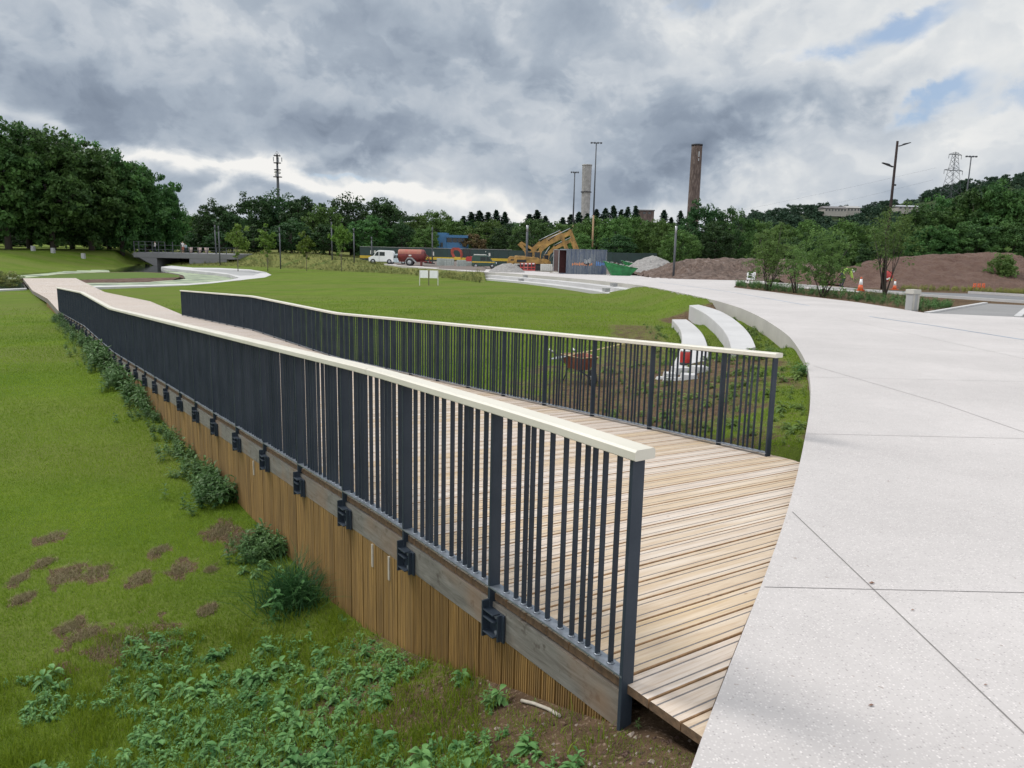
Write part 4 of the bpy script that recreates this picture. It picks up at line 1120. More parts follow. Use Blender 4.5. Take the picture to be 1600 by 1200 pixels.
# barriers
for i, px in enumerate([815.5, 821.5, 827.5, 833]):
    e, K = site('water_barrier', px, 424, ['red and white plastic barrier, leftmost of the row before the yellow excavator', 'second red and white plastic barrier of the row before the yellow excavator', 'third red and white plastic barrier of the row before the yellow excavator', 'rightmost red and white plastic barrier of the row before the yellow excavator'][i], 'barrier', 'red and white barriers', rz=random.uniform(-.2, .2))
    part(e, K, 'frame', RED if i != 1 else simple('faded_red', (.5, .13, .12), .5), lambda mb: (mb.b2(-3, -2.2, -.5, .5, 0, 13), mb.b2(2.2, 3, -.5, .5, 0, 13), mb.b2(-2.2, 2.2, -.5, .5, 10.5, 13), mb.b2(-2.2, 2.2, -.5, .5, 5, 7), mb.b2(-2.2, 2.2, -.4, .4, 1, 3)))
    part(e, K, 'foot', WHITE, lambda mb: mb.b2(-3.2, 3.2, -1.6, 1.6, 0, .8)); part(e, K, 'reflector', WHITE, lambda mb: mb.b2(-1.7, 1.7, -.65, -.52, 11, 12.6))
e, K = site('cement_bag', 802, 423, 'yellow bulging bag on the ground left of the red barriers', 'bag')
part(e, K, 'sack', YEL2, lambda mb: mb.lathe((0, 0, 0), [(2, 0), (2.8, 1.5), (2.6, 4), (1.5, 6), (1.9, 7.4)], 12))
part(e, K, 'spilt_sheet', CREAMW, lambda mb: mb.prism([(-7, 0), (-1, 0), (-1.5, 1.6), (-4, 1)], -1, 2, ax='y'))
e, K = site('rubble_bag', 787, 423, 'small white bags lying on the low grey heap', 'bag')
part(e, K, 'bag', WHITE, lambda mb: (mb.lathe((-1.6, -3, 1.2), [(.6, 0), (1.4, .8), (1.2, 1.9), (.4, 2.4)], 8), mb.lathe((1.6, -3, .8), [(.6, 0), (1.3, .8), (1.1, 1.7), (.4, 2.2)], 8)))
# excavators (body faces left, boom reaches right)
def excavator(px, py, lab, s_, back, flip=1, boomset=0):
    e, K = site('excavator', px, py, lab, 'excavator', 'yellow excavators on the site', back=back); K *= s_
    f = flip
    for yy in (-7, 7):
        def trk(mb):
            P = [(-17, 1.5), (-15, 0), (15, 0), (17, 1.5), (17, 5), (15, 6.5), (-15, 6.5), (-17, 5)]
            mb.prism(P, yy-1.8, yy+1.8, ax='y')
        part(e, K, 'track', BLACK, trk)
    part(e, K, 'turntable', BLACK, lambda mb: mb.b2(-8, 8, -6, 6, 5, 8))
    part(e, K, 'house', YEL, lambda mb: mb.prism([(-20*f, 8), (16*f, 8), (16*f, 12), (9*f, 16), (-18*f, 17), (-21*f, 14)], -7.5, 7.5, ax='y'), .3*K)
    part(e, K, 'engine_grille', BLACK, lambda mb: mb.b2(min(-17*f, -5*f), max(-17*f, -5*f), -7.7, -7.52, 9.5, 13))
    cb = part(e, K, 'cab', YEL, lambda mb: (mb.b2(min(4*f, 13*f), max(4*f, 13*f), -7.4, -1.5, 22.6, 23.6), mb.b2(min(4*f, 5*f), max(4*f, 5*f), -7.4, -1.5, 12, 22.6), mb.b2(min(12*f, 13*f), max(12*f, 13*f), -7.4, -1.5, 12, 22.6)))
    part(e, K, 'window', GLASS, lambda mb: mb.b2(min(5*f, 12*f), max(5*f, 12*f), -7, -2, 12.2, 22.6), parent=cb)
    def arm(P, w, m, nm, yy=0, d=2.2): part(e, K, nm, m, lambda mb: mb.prism(P, yy-d/2, yy+d/2, ax='y'))
    if boomset == 0:
        arm([(8, 12), (11, 12), (15, 24), (24, 32), (48, 44), (52, 48), (49, 50), (44, 48), (20, 37), (11, 28)], 0, YEL, 'boom')
        arm([(46, 52), (51, 51), (60, 30), (66, 17), (63, 15), (56, 26)], 0, YEL, 'stick', 0, 1.8)
        arm([(62, 18), (67, 17), (68, 10), (63, 6), (57, 9), (60, 13)], 0, simple('worn_bucket', (.18, .11, .06), .6), 'bucket', 0, 5)
        part(e, K, 'ram', SILVER, lambda mb: (mb.tube([(20, -1.5, 38.5), (49, -1.5, 53)], .55, 6)))
        part(e, K, 'ram', SILVER, lambda mb: mb.tube([(14, -1.6, 14), (24, -1.6, 30)], .6, 6)); part(e, K, 'hose', BLACK, lambda mb: mb.tube([(22, -1.3, 37), (33, -1.3, 45), (47, -1.3, 52)], .5, 5))
    else:
        arm([(-2*f, 14), (2*f, 14), (0, 24), (-6*f, 32), (-11*f, 36), (-15*f, 33), (-9*f, 28), (-4*f, 22)], 0, YEL, 'boom')
        arm([(-12*f, 36), (-9*f, 38), (8*f, 29), (15*f, 24), (13*f, 22), (4*f, 27)], 0, YEL, 'stick', 0, 1.6)
        arm([(12*f, 25), (17*f, 24), (18*f, 19), (13*f, 17), (10*f, 21)], 0, simple('worn_bucket', (.18, .11, .06), .6), 'bucket', 0, 4)
    return e
excavator(829, 423.5, 'nearest yellow excavator with its arched boom raised over the container end', 1.22, 6)
excavator(818, 423, 'second yellow excavator behind, its boom beside the tallest one', 1.14, 11)
excavator(846, 423, 'third yellow excavator standing directly behind the container door, low boom', .92, 16)
excavator(824, 421, 'yellow excavator with folded arm left of the raised booms', 1.02, 22, 1, 1)
e, K = site('site_dumper', 803, 421, 'small pale yellow site dumper at the left end of the excavators', 'dumper', back=3)
part(e, K, 'skip_body', YEL, lambda mb: mb.prism([(-10, 5), (-1, 5), (1, 13), (-10.5, 12)], -4, 4, ax='y')); part(e, K, 'engine_cover', CREAMW, lambda mb: mb.prism([(1, 5), (10, 5), (10, 10), (1.5, 11)], -3.5, 3.5, ax='y'))
part(e, K, 'roll_bar', CREAMW, lambda mb: mb.tube([(2, -3, 10), (2, -3, 15.5), (2, 3, 15.5), (2, 3, 10)], .4, 6))
for xx in (-6, 7): wheel(e, K, xx, -4, 3.4)
# mini excavator (red)
e, K = site('mini_excavator', 733, 417, 'small red mini excavator with a hooked arm in front of the dark green hoarding', 'mini excavator', back=5)
part(e, K, 'arm', simple('orange_red_paint', (.38, .05, .03), .5, .3, 2), lambda mb: mb.prism([(-28, 24.5), (-25, 28), (-16, 28), (-11, 24), (-9, 17), (-12, 11), (-15, 11), (-13, 17), (-14.5, 22), (-18, 24.3), (-23, 24), (-24, 20), (-21, 14), (-25, 13), (-28, 20)], -1.2, 1.2, ax='y'))
part(e, K, 'bucket', YEL2, lambda mb: mb.prism([(-23, 10), (-13, 10), (-12, 13.5), (-22, 14)], -2.5, 2.5, ax='y'))
cb = part(e, K, 'cab', LAMPD, lambda mb: (mb.b2(-9, 2, -4, 4, 25, 26.4), mb.b2(-9, -8, -4, 4, 14, 25), mb.b2(1, 2, -4, 4, 14, 25))); part(e, K, 'window', GLASS, lambda mb: mb.b2(-8, 1, -3.8, 3.8, 14, 25), parent=cb)
part(e, K, 'house', RED, lambda mb: mb.prism([(-5, 8), (9, 8), (9.5, 12), (7, 15.5), (-3, 15), (-5, 12)], -5, 5, ax='y'), .2*K); part(e, K, 'track', BLACK, lambda mb: mb.b2(-9, 8, -5.5, 5.5, 0, 6))
# vehicles facing sideways; f=-1 faces left
def van(px, py, lab, cat, paint, L, Hh, f, back=0, glass=GLASS, stripe=None, name='parked_van', roofm=None):
    e, K = site(name, px, py, lab, cat, 'vehicles parked on the site', back=back); h = Hh; l = L/2
    P = [(-l*f, h*.18), (-l*f, h*.80), (-l*.90*f, h*.97), (l*.18*f, h), (l*.36*f, h*.93), (l*.62*f, h*.60), (l*.92*f, h*.50), (l*1.0*f, h*.36), (l*1.0*f, h*.18)]
    part(e, K, 'body', paint, lambda mb: mb.prism(P, -h*.42, h*.42, ax='y'), .35*K)
    gl_ = [(l*.20*f, h*.60), (l*.20*f, h*.90), (l*.34*f, h*.88), (l*.53*f, h*.60)]
    part(e, K, 'front_window', glass, lambda mb: mb.prism(gl_, -h*.425-.08, h*.425+.08, ax='y'))
    part(e, K, 'windscreen', glass, lambda mb: mb.add([(l*.385*f, -h*.36, h*.915), (l*.385*f, h*.36, h*.915), (l*.635*f, h*.38, h*.615), (l*.635*f, -h*.38, h*.615)], [(0, 1, 2, 3)]))
    part(e, K, 'side_window', glass, lambda mb: mb.b2(min(l*-.30*f, l*.12*f), max(l*-.30*f, l*.12*f), -h*.425-.08, h*.425+.08, h*.60, h*.88))
    part(e, K, 'door_seam', LAMPD, lambda mb: mb.b2(l*.155*f-.1, l*.155*f+.1, -h*.425-.1, -h*.42, h*.22, h*.92))
    part(e, K, 'bumper', LAMPD, lambda mb: mb.b2(min(l*.98*f, l*1.03*f), max(l*.98*f, l*1.03*f), -h*.4, h*.4, h*.18, h*.32))
    for yy in (-h*.33, h*.33): part(e, K, 'headlight', WHITE, lambda mb: mb.b2(min(l*.95*f, l*1.015*f), max(l*.95*f, l*1.015*f), yy-h*.06, yy+h*.06, h*.38, h*.47))
    if stripe: part(e, K, 'stripe', stripe, lambda mb: mb.b2(-l*.97, l*.85, -h*.425-.06, -h*.425, h*.44, h*.52))
    if roofm: part(e, K, 'roof_rack', roofm, lambda mb: mb.b2(-l*.85, l*.15, -h*.36, h*.36, h*1.0, h*1.06))
    for xx in (-l*.66, l*.66): wheel(e, K, xx, -h*.36, h*.19, h*.14)
    return e
van(597, 412.5, 'small white panel van parked at the left end of the site', 'van', WHITE, 38, 21, -1)
van(622, 413.5, 'pale blue car half hidden between the white van and the red tanker', 'car', simple('pale_blue_car_paint', (.42, .50, .54), .3, .05), 26, 16, -1, back=3, name='parked_car')
van(757, 419.5, 'dark green van with yellow side stripe and pale roof facing right', 'van', simple('dark_green_van_paint', (.02, .06, .045), .3, .1), 38, 20, 1, back=1, stripe=YEL2, roofm=CREAMW)
# slurry tanker
e, K = site('slurry_tanker', 645, 415.5, 'red slurry tanker trailer with rusty top beside the white van', 'tanker')
def tank(mb):
    n = 24; V = []; xs = [(-22, .86), (-21, .98), (-19, 1), (14, 1), (17, .97), (19, .80), (20, .5)]
    for x_, s_ in xs:
        for q in range(n):
            a = 2*PI*q/n; V.append((x_, math.cos(a)*9.3*s_, 16+math.sin(a)*9.3*s_))
    m_ = len(mb.v)
    for i in range(len(xs)-1):
        for q in range(n):
            q2 = (q+1) % n; a = 2*PI*(q+.5)/n
            mb.f.append([m_+i*n+q, m_+i*n+q2, m_+(i+1)*n+q2, m_+(i+1)*n+q]); mb.m.append(0 if (math.sin(a) > .15 and i < 3) else 1); mb.sm.append(True)
    mb.v += V; mb.t += [.5]*len(V)
    mb.f.append([m_+q for q in range(n)][::-1]); mb.m.append(1); mb.sm.append(False); mb.f.append([m_+(len(xs)-1)*n+q for q in range(n)]); mb.m.append(1); mb.sm.append(False)
part(e, K, 'tank', [RUST, TANKR], tank)
part(e, K, 'chassis', TANKR, lambda mb: (mb.b2(-21, 22, -4, -3, 6, 8), mb.b2(-21, 22, 3, 4, 6, 8), mb.b2(12, 14.5, -5, 5, 0, 10)))
part(e, K, 'mudguard', CGREY, lambda mb: mb.prism([(-11, 7), (-7, 13), (0, 13), (7, 6), (5, 5), (-1, 11.2), (-6, 11.2), (-9, 6)], -9, -5, ax='y'))
wheel(e, K, -4, -8, 5.8, 4); wheel(e, K, -4, 8, 5.8, 4)
part(e, K, 'pipework', TANKR, lambda mb: (mb.tube([(20, -2, 18), (25, -2, 14), (26, -2, 6), (30, -2, 5)], .9, 6), mb.tube([(20, 2, 14), (24, 2, 10), (30, 1, 4)], .7, 6)))
part(e, K, 'drawbar', LAMPD, lambda mb: mb.prism([(18, 4.5), (34, 3.5), (34, 5), (18, 7)], -1.5, 1.5, ax='y'))
part(e, K, 'label_plate', CREAMW, lambda mb: mb.b2(-5, -1, -9.6, -9.35, 15, 17))
# hoarding
hy_ = 128.0; K = hy_/1202
hx0, hx1 = colx(562, hy_), colx(1012, hy_); zb = ZPf(hy_)
ho = empty('site_hoarding', ((hx0+hx1)/2, hy_, zb), 0, 'long dark green timber hoarding with a yellow band across the back of the site', 'hoarding')
iv = Matrix.Translation(-ho.location)
xx = hx0; i = 0
mbp = MB()
while xx < hx1: mbp.b2(xx+.01, xx+2.42, hy_, hy_+.06, zb, 1.28+.03*math.sin(i*1.7)); xx += 2.44; i += 1
mbp.build('panels', HOARD, ho, xf=iv)
mb = MB(); mb.b2(hx0, colx(800, hy_), hy_-.03, hy_-.005, -.33-.2, .02-.12); mb.build('yellow_band', simple('band_yellow', (.50, .34, .02), .5, .12, .5), ho, xf=iv)
mb = MB(); mb.b2(hx0, colx(800, hy_), hy_-.05, hy_+.1, 1.30, 1.36); mb.build('capping', CGREY, ho, xf=iv)
for px, w_, h_ in [(580, 3.5, 5.5), (585.5, 3, 4), (591, 2.5, 2.5), (677, 2.4, 6), (765, 2.6, 5), (759, 1.2, 1.2)]:
    x = colx(px, hy_-.1); mb = MB(); zt = .75 if px != 759 else 1.0; mb.b2(x-w_*K/2, x+w_*K/2, hy_-.06, hy_-.035, zt-h_*K, zt); mb.build('notice', CREAMW, ho, xf=iv)
# blue building
by = 150.0; K = by/1202
zb = ZPf(by)
def hz(px, py, Y): r = ray(px, py); return H + r[2]/r[1]*Y
bb = empty('blue_building', (colx(705, by), by, zb), 0, 'bright blue clad building with dark window band among the trees', 'building'); iv = Matrix.Translation(-bb.location)
def bpart(nm, m, px0, px1, py0, py1, y0, y1, par=bb, ivv=None):
    mb = MB(); Y = y0; zt, zl_ = hz((px0+px1)/2, py0, Y), hz((px0+px1)/2, py1, Y); mb.b2(colx(px0, Y), colx(px1, Y), y0, y1, zl_, zt); return mb.build(nm, m, par, xf=ivv or iv)
bpart('tower', BLUE, 681, 697.5, 363.5, 398, by, by+6); bpart('roof', BLUE, 697.5, 731, 367.4, 371.5, by-.5, by+7); bpart('window_band', GLASS, 697.6, 729, 371.5, 379, by+.6, by+6); bpart('lower_wall', BLUE, 697.6, 729, 379, 398, by+.1, by+6)
for px in (706, 714, 722): bpart('window_frame', BLUE, px, px+.7, 371.5, 379, by+.4, by+.6)
bpart('door', GLASS, 688, 692, 379, 386, by-.06, by)
# brick building roof behind conifers
Y = 300.0; bz = empty('brick_building', (colx(1008, Y), Y, -2), 0, 'brown flat roofed brick block just showing above the conifers', 'building'); iv = Matrix.Translation(-bz.location)
bpart('wall', BRICK, 996, 1019, 329.5, 402, Y, Y+10, bz, iv); bpart('roof', ROOF, 995, 1020, 327.6, 329.5, Y-.4, Y+10.4, bz, iv); bpart('window', GLASS, 1002, 1006, 331.5, 334, Y-.1, Y, bz, iv); bpart('window', GLASS, 1010, 1014, 331.5, 334, Y-.1, Y, bz, iv)
# chimneys
def chimney(px, ptop, wtop, wbot, pbot, Y, m, lab, n, band, ring=None):
    K = Y/1202; x = colx(px, Y); z0 = ZPf(Y); zt = hz(px, ptop, Y); zbv = hz(px, pbot, Y)
    e = empty('chimney_stack', (x, Y, z0), .2, lab, 'chimney'); hgt = zt-z0; rt, rb = wtop*K/2, wbot*K/2
    rb0 = rb + (rb-rt)*(zbv-z0)/(zt-zbv)
    mb = MB(); mb.lathe((0, 0, 0), [(rb0, -1), (rt, hgt*.985)], n); o = mb.build('shaft', m, e); o.data.polygons.foreach_set('use_smooth', [False]*len(o.data.polygons))
    mb = MB(); mb.lathe((0, 0, hgt*.985), [(rt*1.05, 0), (rt*1.05, hgt*.015)], n); mb.build('crown', band, e)
    if ring:
        zr = hz(px, ring, Y)-z0; mb = MB(); mb.lathe((0, 0, zr), [(rt*1.15, 0), (rt*1.15, .35)], n); mb.build('platform', LAMPD, e)
        
    return e, K, hgt, rt
chimney(912.5, 257, 15, 13.5, 330, 400.0, CCHIM, 'pale concrete chimney with a dark platform ring, left of the tall floodlight mast', 8, CCHIM, 300.5)
e, K, hg, rt = chimney(1079, 225.3, 17, 18.6, 330, 350.0, BRICK, 'tall dark brown brick chimney rising behind the trees', 8, LAMPD)
mb = MB(); mb.b2(-.25, .25, -rt*1.06, -rt*1.0, hg-5.5, hg-3.2); mb.b2(-.2, .2, -rt*1.07, -rt*1.0, hg-7.2, hg-6.2); mb.build('pale_mark', SILVER, e)
# floodlight masts
def fmast(px, ptop, Y, lab, hw, rusty):
    K = Y/1202; x = colx(px, Y); z0 = ZPf(Y); zt = hz(px, ptop, Y); e = empty('floodlight_mast', (x, Y, z0), 0, lab, 'floodlight mast', 'floodlight masts'); h_ = zt-z0
    mb = MB(); mb.tube([(0, 0, h_*.42), (0, 0, h_)], [1.25*K, .8*K], 8); mb.build('upper_pole', LAMPG, e)
    mb = MB(); mb.tube([(0, 0, 0), (0, 0, h_*.42)], [1.6*K, 1.3*K], 8); mb.build('lower_pole', simple('rust_stained_pole', (.30, .19, .10), .7), e)
    mb = MB(); mb.tube([(-hw*K, 0, h_), (hw*K, 0, h_)], .5*K, 6); mb.build('crossbar', LAMPD, e)
    for sx in (-1, -.35, .35, 1):
        mb = MB(); mb.box((sx*hw*.85*K, -.6*K, h_-.2*K), (hw*.34*K, 2.5*K, 2.3*K)); mb.build('floodlight', LAMPG, e, .05)
fmast(925.3, 223, 150, 'tallest floodlight mast with a wide head right of the pale chimney', 8.5, 1)
fmast(894, 269, 190, 'smaller floodlight mast left of the pale chimney', 6, 1)
fmast(1498.5, 244, 150, 'floodlight mast beside the electricity pylon', 8.5, 1)
# phone mast
Y = 200.0; K = Y/1202; x = colx(437, Y); z0 = ZPf(Y); h_ = hz(437, 240, Y)-z0
e = empty('phone_mast', (x, Y, z0), 0, 'grey telecom mast with ring platforms above the left trees', 'phone mast')
mb = MB(); mb.tube([(0, 0, 0), (0, 0, h_*.7), (0, 0, h_)], [3.0*K, 2.0*K, 1.2*K], 10); mb.build('pole', LAMPG, e)
for dz, r in ((3.3, 5.3), (13.8, 5.6), (23.8, 5.2), (34.3, 6.6)):
    mb = MB(); mb.lathe((0, 0, h_-(dz+.5)*K), [(1.5*K, 0), (r*K, .1*K), (r*K, 1.1*K), (1.5*K, 1.2*K)], 14); mb.build('platform', LAMPD, e)
for a in range(5):
    q = a*2*PI/5+.3; mb = MB(); mb.box((math.cos(q)*6.6*K, math.sin(q)*6.6*K, h_-8.5*K), (1.1*K, 1.1*K, 6*K)); mb.build('antenna', SILVER, e)
for sx in (-1, 1):
    mb = MB(); mb.tube([(0, 0, h_+3.6*K), (sx*4.6*K, 0, h_-3*K)], .25*K, 5); mb.build('stay', LAMPG, e)
for sx, dz in ((-3, 27), (3.2, 28), (-2.6, 31)):
    mb = MB(); mb.lathe((sx*K, -1.5*K, h_-dz*K), [(.3*K, 0), (1.9*K, .8*K), (1.9*K, 1.1*K)], 10, ax='y'); mb.build('dish', CREAMW, e)
# lamp columns
LC = [(252, 350, 398, 140, 'thin lamp column rising behind the bridge railing'), (336.5, 351.5, 399, 128, 'left of two close lamp columns at the right end of the bridge'), (342.2, 353, 399, 122, 'right of two close lamp columns at the right end of the bridge'), (437.3, 355, 400, 118, 'lamp column directly below the telecom mast'), (518.5, 347, 402, 118, 'lamp column left of the bright green young tree'), (553, 356.5, 403, 112, 'lamp column left of the dark green hoarding'), (580.7, 370, 405, 126, 'short thin lamp column above the white van'), (675.5, 355, 410, 110, 'lamp column between the red tanker and the blue building'), (823.3, 352, 421, 0, 'lamp column in front of the yellow excavators'), (1054.5, 353, 434.5, 0, 'lamp column standing on the paving in front of the rubble mound')]
for px, pt, pb, Y, lab in LC:
    if Y == 0: x, Y = atp(px, pb)
    x = colx(px, Y); z0 = tz(x, Y)-.05; K = Y/1202; zt = hz(px, pt, Y)
    w_ = 1.7 if px > 800 else 1.0
    e = empty('lamp_column', (x, Y, z0), 0, lab, 'lamp column', 'slim lamp columns')
    mb = MB(); mb.tube([(0, 0, 0), (0, 0, (zt-z0)*.86)], w_*K, 8); mb.build('column', LAMPG, e)
    mb = MB(); mb.tube([(0, 0, (zt-z0)*.86), (0, 0, zt-z0)], [w_*K*1.05, w_*K*1.05], 8); mb.build('lantern', SILVER if px > 800 else LAMPG, e)
# pylon and wires
Y = 560.0; K = Y/1202; x = colx(1474, Y)
zt = hz(1474, 238, Y); h_ = 102*K
py_ = empty('electricity_pylon', (x, Y, zt-h_), .35, 'grey lattice electricity pylon on the hillside', 'pylon')
def wdt(z): u = z/h_; return 13*K*(1-u)**1.15+2.6*K
mb = MB(); LV = [h_*q for q in (0, .14, .27, .39, .50, .60, .69, .77, .84, .90, .955, 1.0)]
for sx in (-1, 1):
    for sy in (-1, 1):
        mb.tube([(sx*wdt(z), sy*wdt(z), z) for z in LV], .32*K, 4)
for a, b2 in zip(LV[:-1], LV[1:]):
    for sx, sy, tx, ty in ((-1, -1, 1, -1), (1, -1, 1, 1), (1, 1, -1, 1), (-1, 1, -1, -1)):
        mb.tube([(sx*wdt(a), sy*wdt(a), a), (tx*wdt(b2), ty*wdt(b2), b2)], .2*K, 4); mb.tube([(tx*wdt(a), ty*wdt(a), a), (sx*wdt(b2), sy*wdt(b2), b2)], .2*K, 4)
mb.build('lattice', LAMPG, py_)
for zz, ww in ((.97, 12.5), (.745, 18.5)):
    mb = MB()
    for sx in (-1, 1):
        mb.tube([(0, 0, h_*zz), (sx*ww*K, 0, h_*zz)], .55*K, 5); mb.tube([(0, 0, h_*(zz+.04)), (sx*ww*K, 0, h_*zz)], .3*K, 4)
        mb.tube([(sx*ww*K, 0, h_*zz), (sx*ww*K, 0, h_*zz-6*K)], .35*K, 5)
    mb.build('cross_arm', LAMPG, py_)
for i, (p0_, p1_, sg, lab) in enumerate([((1463, 262), (900, 372), 4, 'upper thin power line running left from the pylon'), ((1458, 281), (1000, 375), 4, 'lower thin power line running left from the pylon')]):
    a, b2 = ray(*p0_), ray(*p1_); A0 = Vector((a[0]/a[1]*Y, Y, H+a[2]/a[1]*Y)); Y1 = 900.0; B0 = Vector((b2[0]/b2[1]*Y1, Y1, H+b2[2]/b2[1]*Y1))
    mb = MB(); mb.tube([A0.lerp(B0, q/12)-Vector((0, 0, sg*4*(q/12)*(1-q/12))) for q in range(13)], .035, 4); tag(mb.build('power_line', LAMPG), lab, 'power line', 'power lines')

# ------------------------------------------------------------------ vegetation
def quads(P, Nn, size, R, aspect=1.0, jit=.9, bend=None):
    """leaf cards: P (n,3) centres, Nn (n,3) mean normals"""
    n = len(P); nn = Nn + jit*R.normal(size=(n, 3)); nn /= np.linalg.norm(nn, axis=1)[:, None]+1e-9
    a = np.cross(nn, R.normal(size=(n, 3))); a /= np.linalg.norm(a, axis=1)[:, None]+1e-9; b2 = np.cross(nn, a)
    s = (size*R.uniform(.6, 1.35, n))[:, None]
    V = np.stack([P - a*s, P - b2*s*aspect*.55, P + a*s, P + b2*s*aspect*.55], 1).reshape(-1, 3)
    Fq = np.arange(4*n).reshape(n, 4)
    return V, Fq
def crown(seed, nclump=170, nleaf=60, leaf=.020, rx=.36, z0=.12, z1=1.0, rc=.085, rough=.25, shell=.55, shape='oval', flat=.7):
    R = np.random.default_rng(seed); C_ = []
    ph = R.uniform(0, 6.28, 8); fr = R.integers(2, 6, 8)
    while len(C_) < nclump:
        d = R.normal(size=3); d /= np.linalg.norm(d); rad = shell + (1-shell)*R.random()**.6
        az_ = math.atan2(d[1], d[0]); mod = 1 + rough*(.5*math.sin(fr[0]*az_+ph[0]) + .5*math.sin(fr[1]*d[2]*2+ph[1]+az_)) + rough*.5*R.normal()*.5
        if shape == 'oval': w = 1.0 if d[2] < 0 else (1-.15*d[2])
        elif shape == 'dome': w = 1.0
        p = d*rad*mod
        x, y, z = p[0]*rx*w, p[1]*rx*w, (z0+z1)/2 + p[2]*(z1-z0)/2*.93
        if z < z0*.8: z = z0*.8+R.random()*.05
        C_.append((x, y, z))
    C_ = np.array(C_); P = []; Nn = []; Tn = []
    for c in C_:
        n = int(nleaf*R.uniform(.6, 1.4)); d = R.normal(size=(n, 3)); d /= np.linalg.norm(d, axis=1)[:, None]
        r_ = rc*R.uniform(.7, 1.35); P.append(c + d*r_*np.array([1, 1, flat])*(R.random((n, 1))**.35)); Nn.append(d+np.array([0, 0, .5])); t = R.uniform(.0, .75); Tn.append(np.clip(t + R.normal(0, .13, n), 0, 1))
    P = np.concatenate(P); Nn = np.concatenate(Nn); Tn = np.concatenate(Tn)
    V, Fq = quads(P, Nn, leaf, R)
    return V, Fq, np.repeat(Tn, 4), C_
def trunk_mb(C_, seed, r0=.022, top=.6, nb=9, base=0.0):
    R = random.Random(seed); mb = MB(); mb.tube([(0, 0, base), (R.uniform(-.01, .01), 0, top*.4), (R.uniform(-.02, .02), R.uniform(-.02, .02), top)], [r0, r0*.75, r0*.35], 8)
    for i in range(nb):
        c = C_[R.randrange(len(C_))]; zb = R.uniform(.12, top*.8); rr_ = r0*.35
        mb.tube([(0, 0, zb), (c[0]*.5, c[1]*.5, zb*.5+c[2]*.5-.02), tuple(c)], [rr_, rr_*.6, rr_*.2], 5)
    return mb
PROTO = {}
def proto_tree(key, lm, bark, seed, r0=.022, top=.6, base=0., **kw):
    V, Fq, T_, C_ = crown(seed, **kw)
    cm = np_mesh('crown', V, Fq, tone=T_); cm.materials.append(lm)
    mb = trunk_mb(C_, seed, r0, top, base=base)
    tm = bpy.data.meshes.new('trunk'); tm.from_pydata(mb.v, [], mb.f); tm.materials.append(bark); tm.polygons.foreach_set('use_smooth', [True]*len(mb.f)); tm.update()
    PROTO.setdefault(key, []).append((cm, tm))
for s_ in (1, 2, 3): proto_tree('big', LEAF_BIG, BARK, s_, r0=.028, top=.55, nclump=420, nleaf=50, leaf=.0165, rx=.40, z0=.07, rc=.052, rough=.26, shell=.55)
for s_ in (4, 5, 6): proto_tree('dark', LEAF_DK, BARK, s_, nclump=200, nleaf=46, leaf=.021, rx=.42, z0=.04, rc=.072, rough=.22, shell=.6)
for s_ in (7, 8, 9): proto_tree('mid', LEAF_MID, BARK, s_, nclump=190, nleaf=46, leaf=.021, rx=.46, z0=.04, rc=.075, rough=.20, shell=.6)
for s_ in (10, 11): proto_tree('olive', LEAF_BIG, BARK, s_, nclump=210, nleaf=46, leaf=.018, rx=.48, z0=.02, rc=.07, rough=.10, shell=.72)
proto_tree('bronze', LEAF_BRZ, BARK, 12, nclump=120, nleaf=40, leaf=.026, rx=.44, z0=.05, rc=.08, rough=.2)
for s_ in (13, 14): proto_tree('young', LEAF_YNG, BARKL, s_, r0=.010, top=.9, nclump=60, nleaf=26, leaf=.026, rx=.24, z0=.32, rc=.06, rough=.35, shell=.15)
# conifers: drooping tiers
def conifer(seed):
    R = np.random.default_rng(seed); P = []; Nn = []; Tn = []
    for lev in np.linspace(.08, .99, 30):
        w = .20*(1-lev)**.8+.016; nb = 12
        for q in range(nb):
            a = R.uniform(0, 6.28); L = w*R.uniform(.55, 1.2)
            for t in np.linspace(.1, 1, 9):
                P.append((math.cos(a)*L*t, math.sin(a)*L*t, lev - .04*t + .03*t*t + R.normal()*.006)); Nn.append((math.cos(a)*.4, math.sin(a)*.4, .8)); Tn.append(R.uniform(0, 1))
    P = np.array(P); V, Fq = quads(P, np.array(Nn), .019, R, jit=.7)
    cm = np_mesh('crown', V, Fq, tone=np.repeat(Tn, 4)); cm.materials.append(LEAF_CON)
    mb = MB(); mb.tube([(0, 0, 0), (0, 0, .98)], [.016, .003], 6); tm = bpy.data.meshes.new('trunk'); tm.from_pydata(mb.v, [], mb.f); tm.materials.append(BARK); tm.update()
    PROTO.setdefault('conifer', []).append((cm, tm))
for s_ in (21, 22, 23): conifer(s_)
tcount = 0
NAMES = {'big': 'broadleaf_tree', 'dark': 'dark_tree', 'mid': 'green_tree', 'olive': 'rounded_tree', 'bronze': 'bronze_tree', 'young': 'young_tree', 'conifer': 'conifer_tree'}
def tree(kind, px, top, wpx, Y, lab, group, rot=None, zoff=0.0):
    global tcount
    cm, tm = PROTO[kind][tcount % len(PROTO[kind])]; tcount += 1
    x = colx(px, Y); z0 = tz(x, Y)+zoff; zt = hz(px, top, Y); hgt = (zt-z0)
    K = Y/1202; rx = {'big': .40, 'dark': .42, 'mid': .46, 'olive': .48, 'bronze': .44, 'young': .27, 'conifer': .19}[kind]
    sx = wpx*K/2/(rx*hgt*1.02)*hgt
    e = empty(NAMES[kind], (x, Y, z0-.05), random.uniform(0, 6.28) if rot is None else rot, lab, 'tree', group)
    e.scale = (sx, sx, hgt*1.0)
    o = bpy.data.objects.new('crown', cm); COL.objects.link(o); o.parent = e
    o = bpy.data.objects.new('trunk', tm); COL.objects.link(o); o.parent = e
    return e
GX = 'low dark trees behind the tall left row'
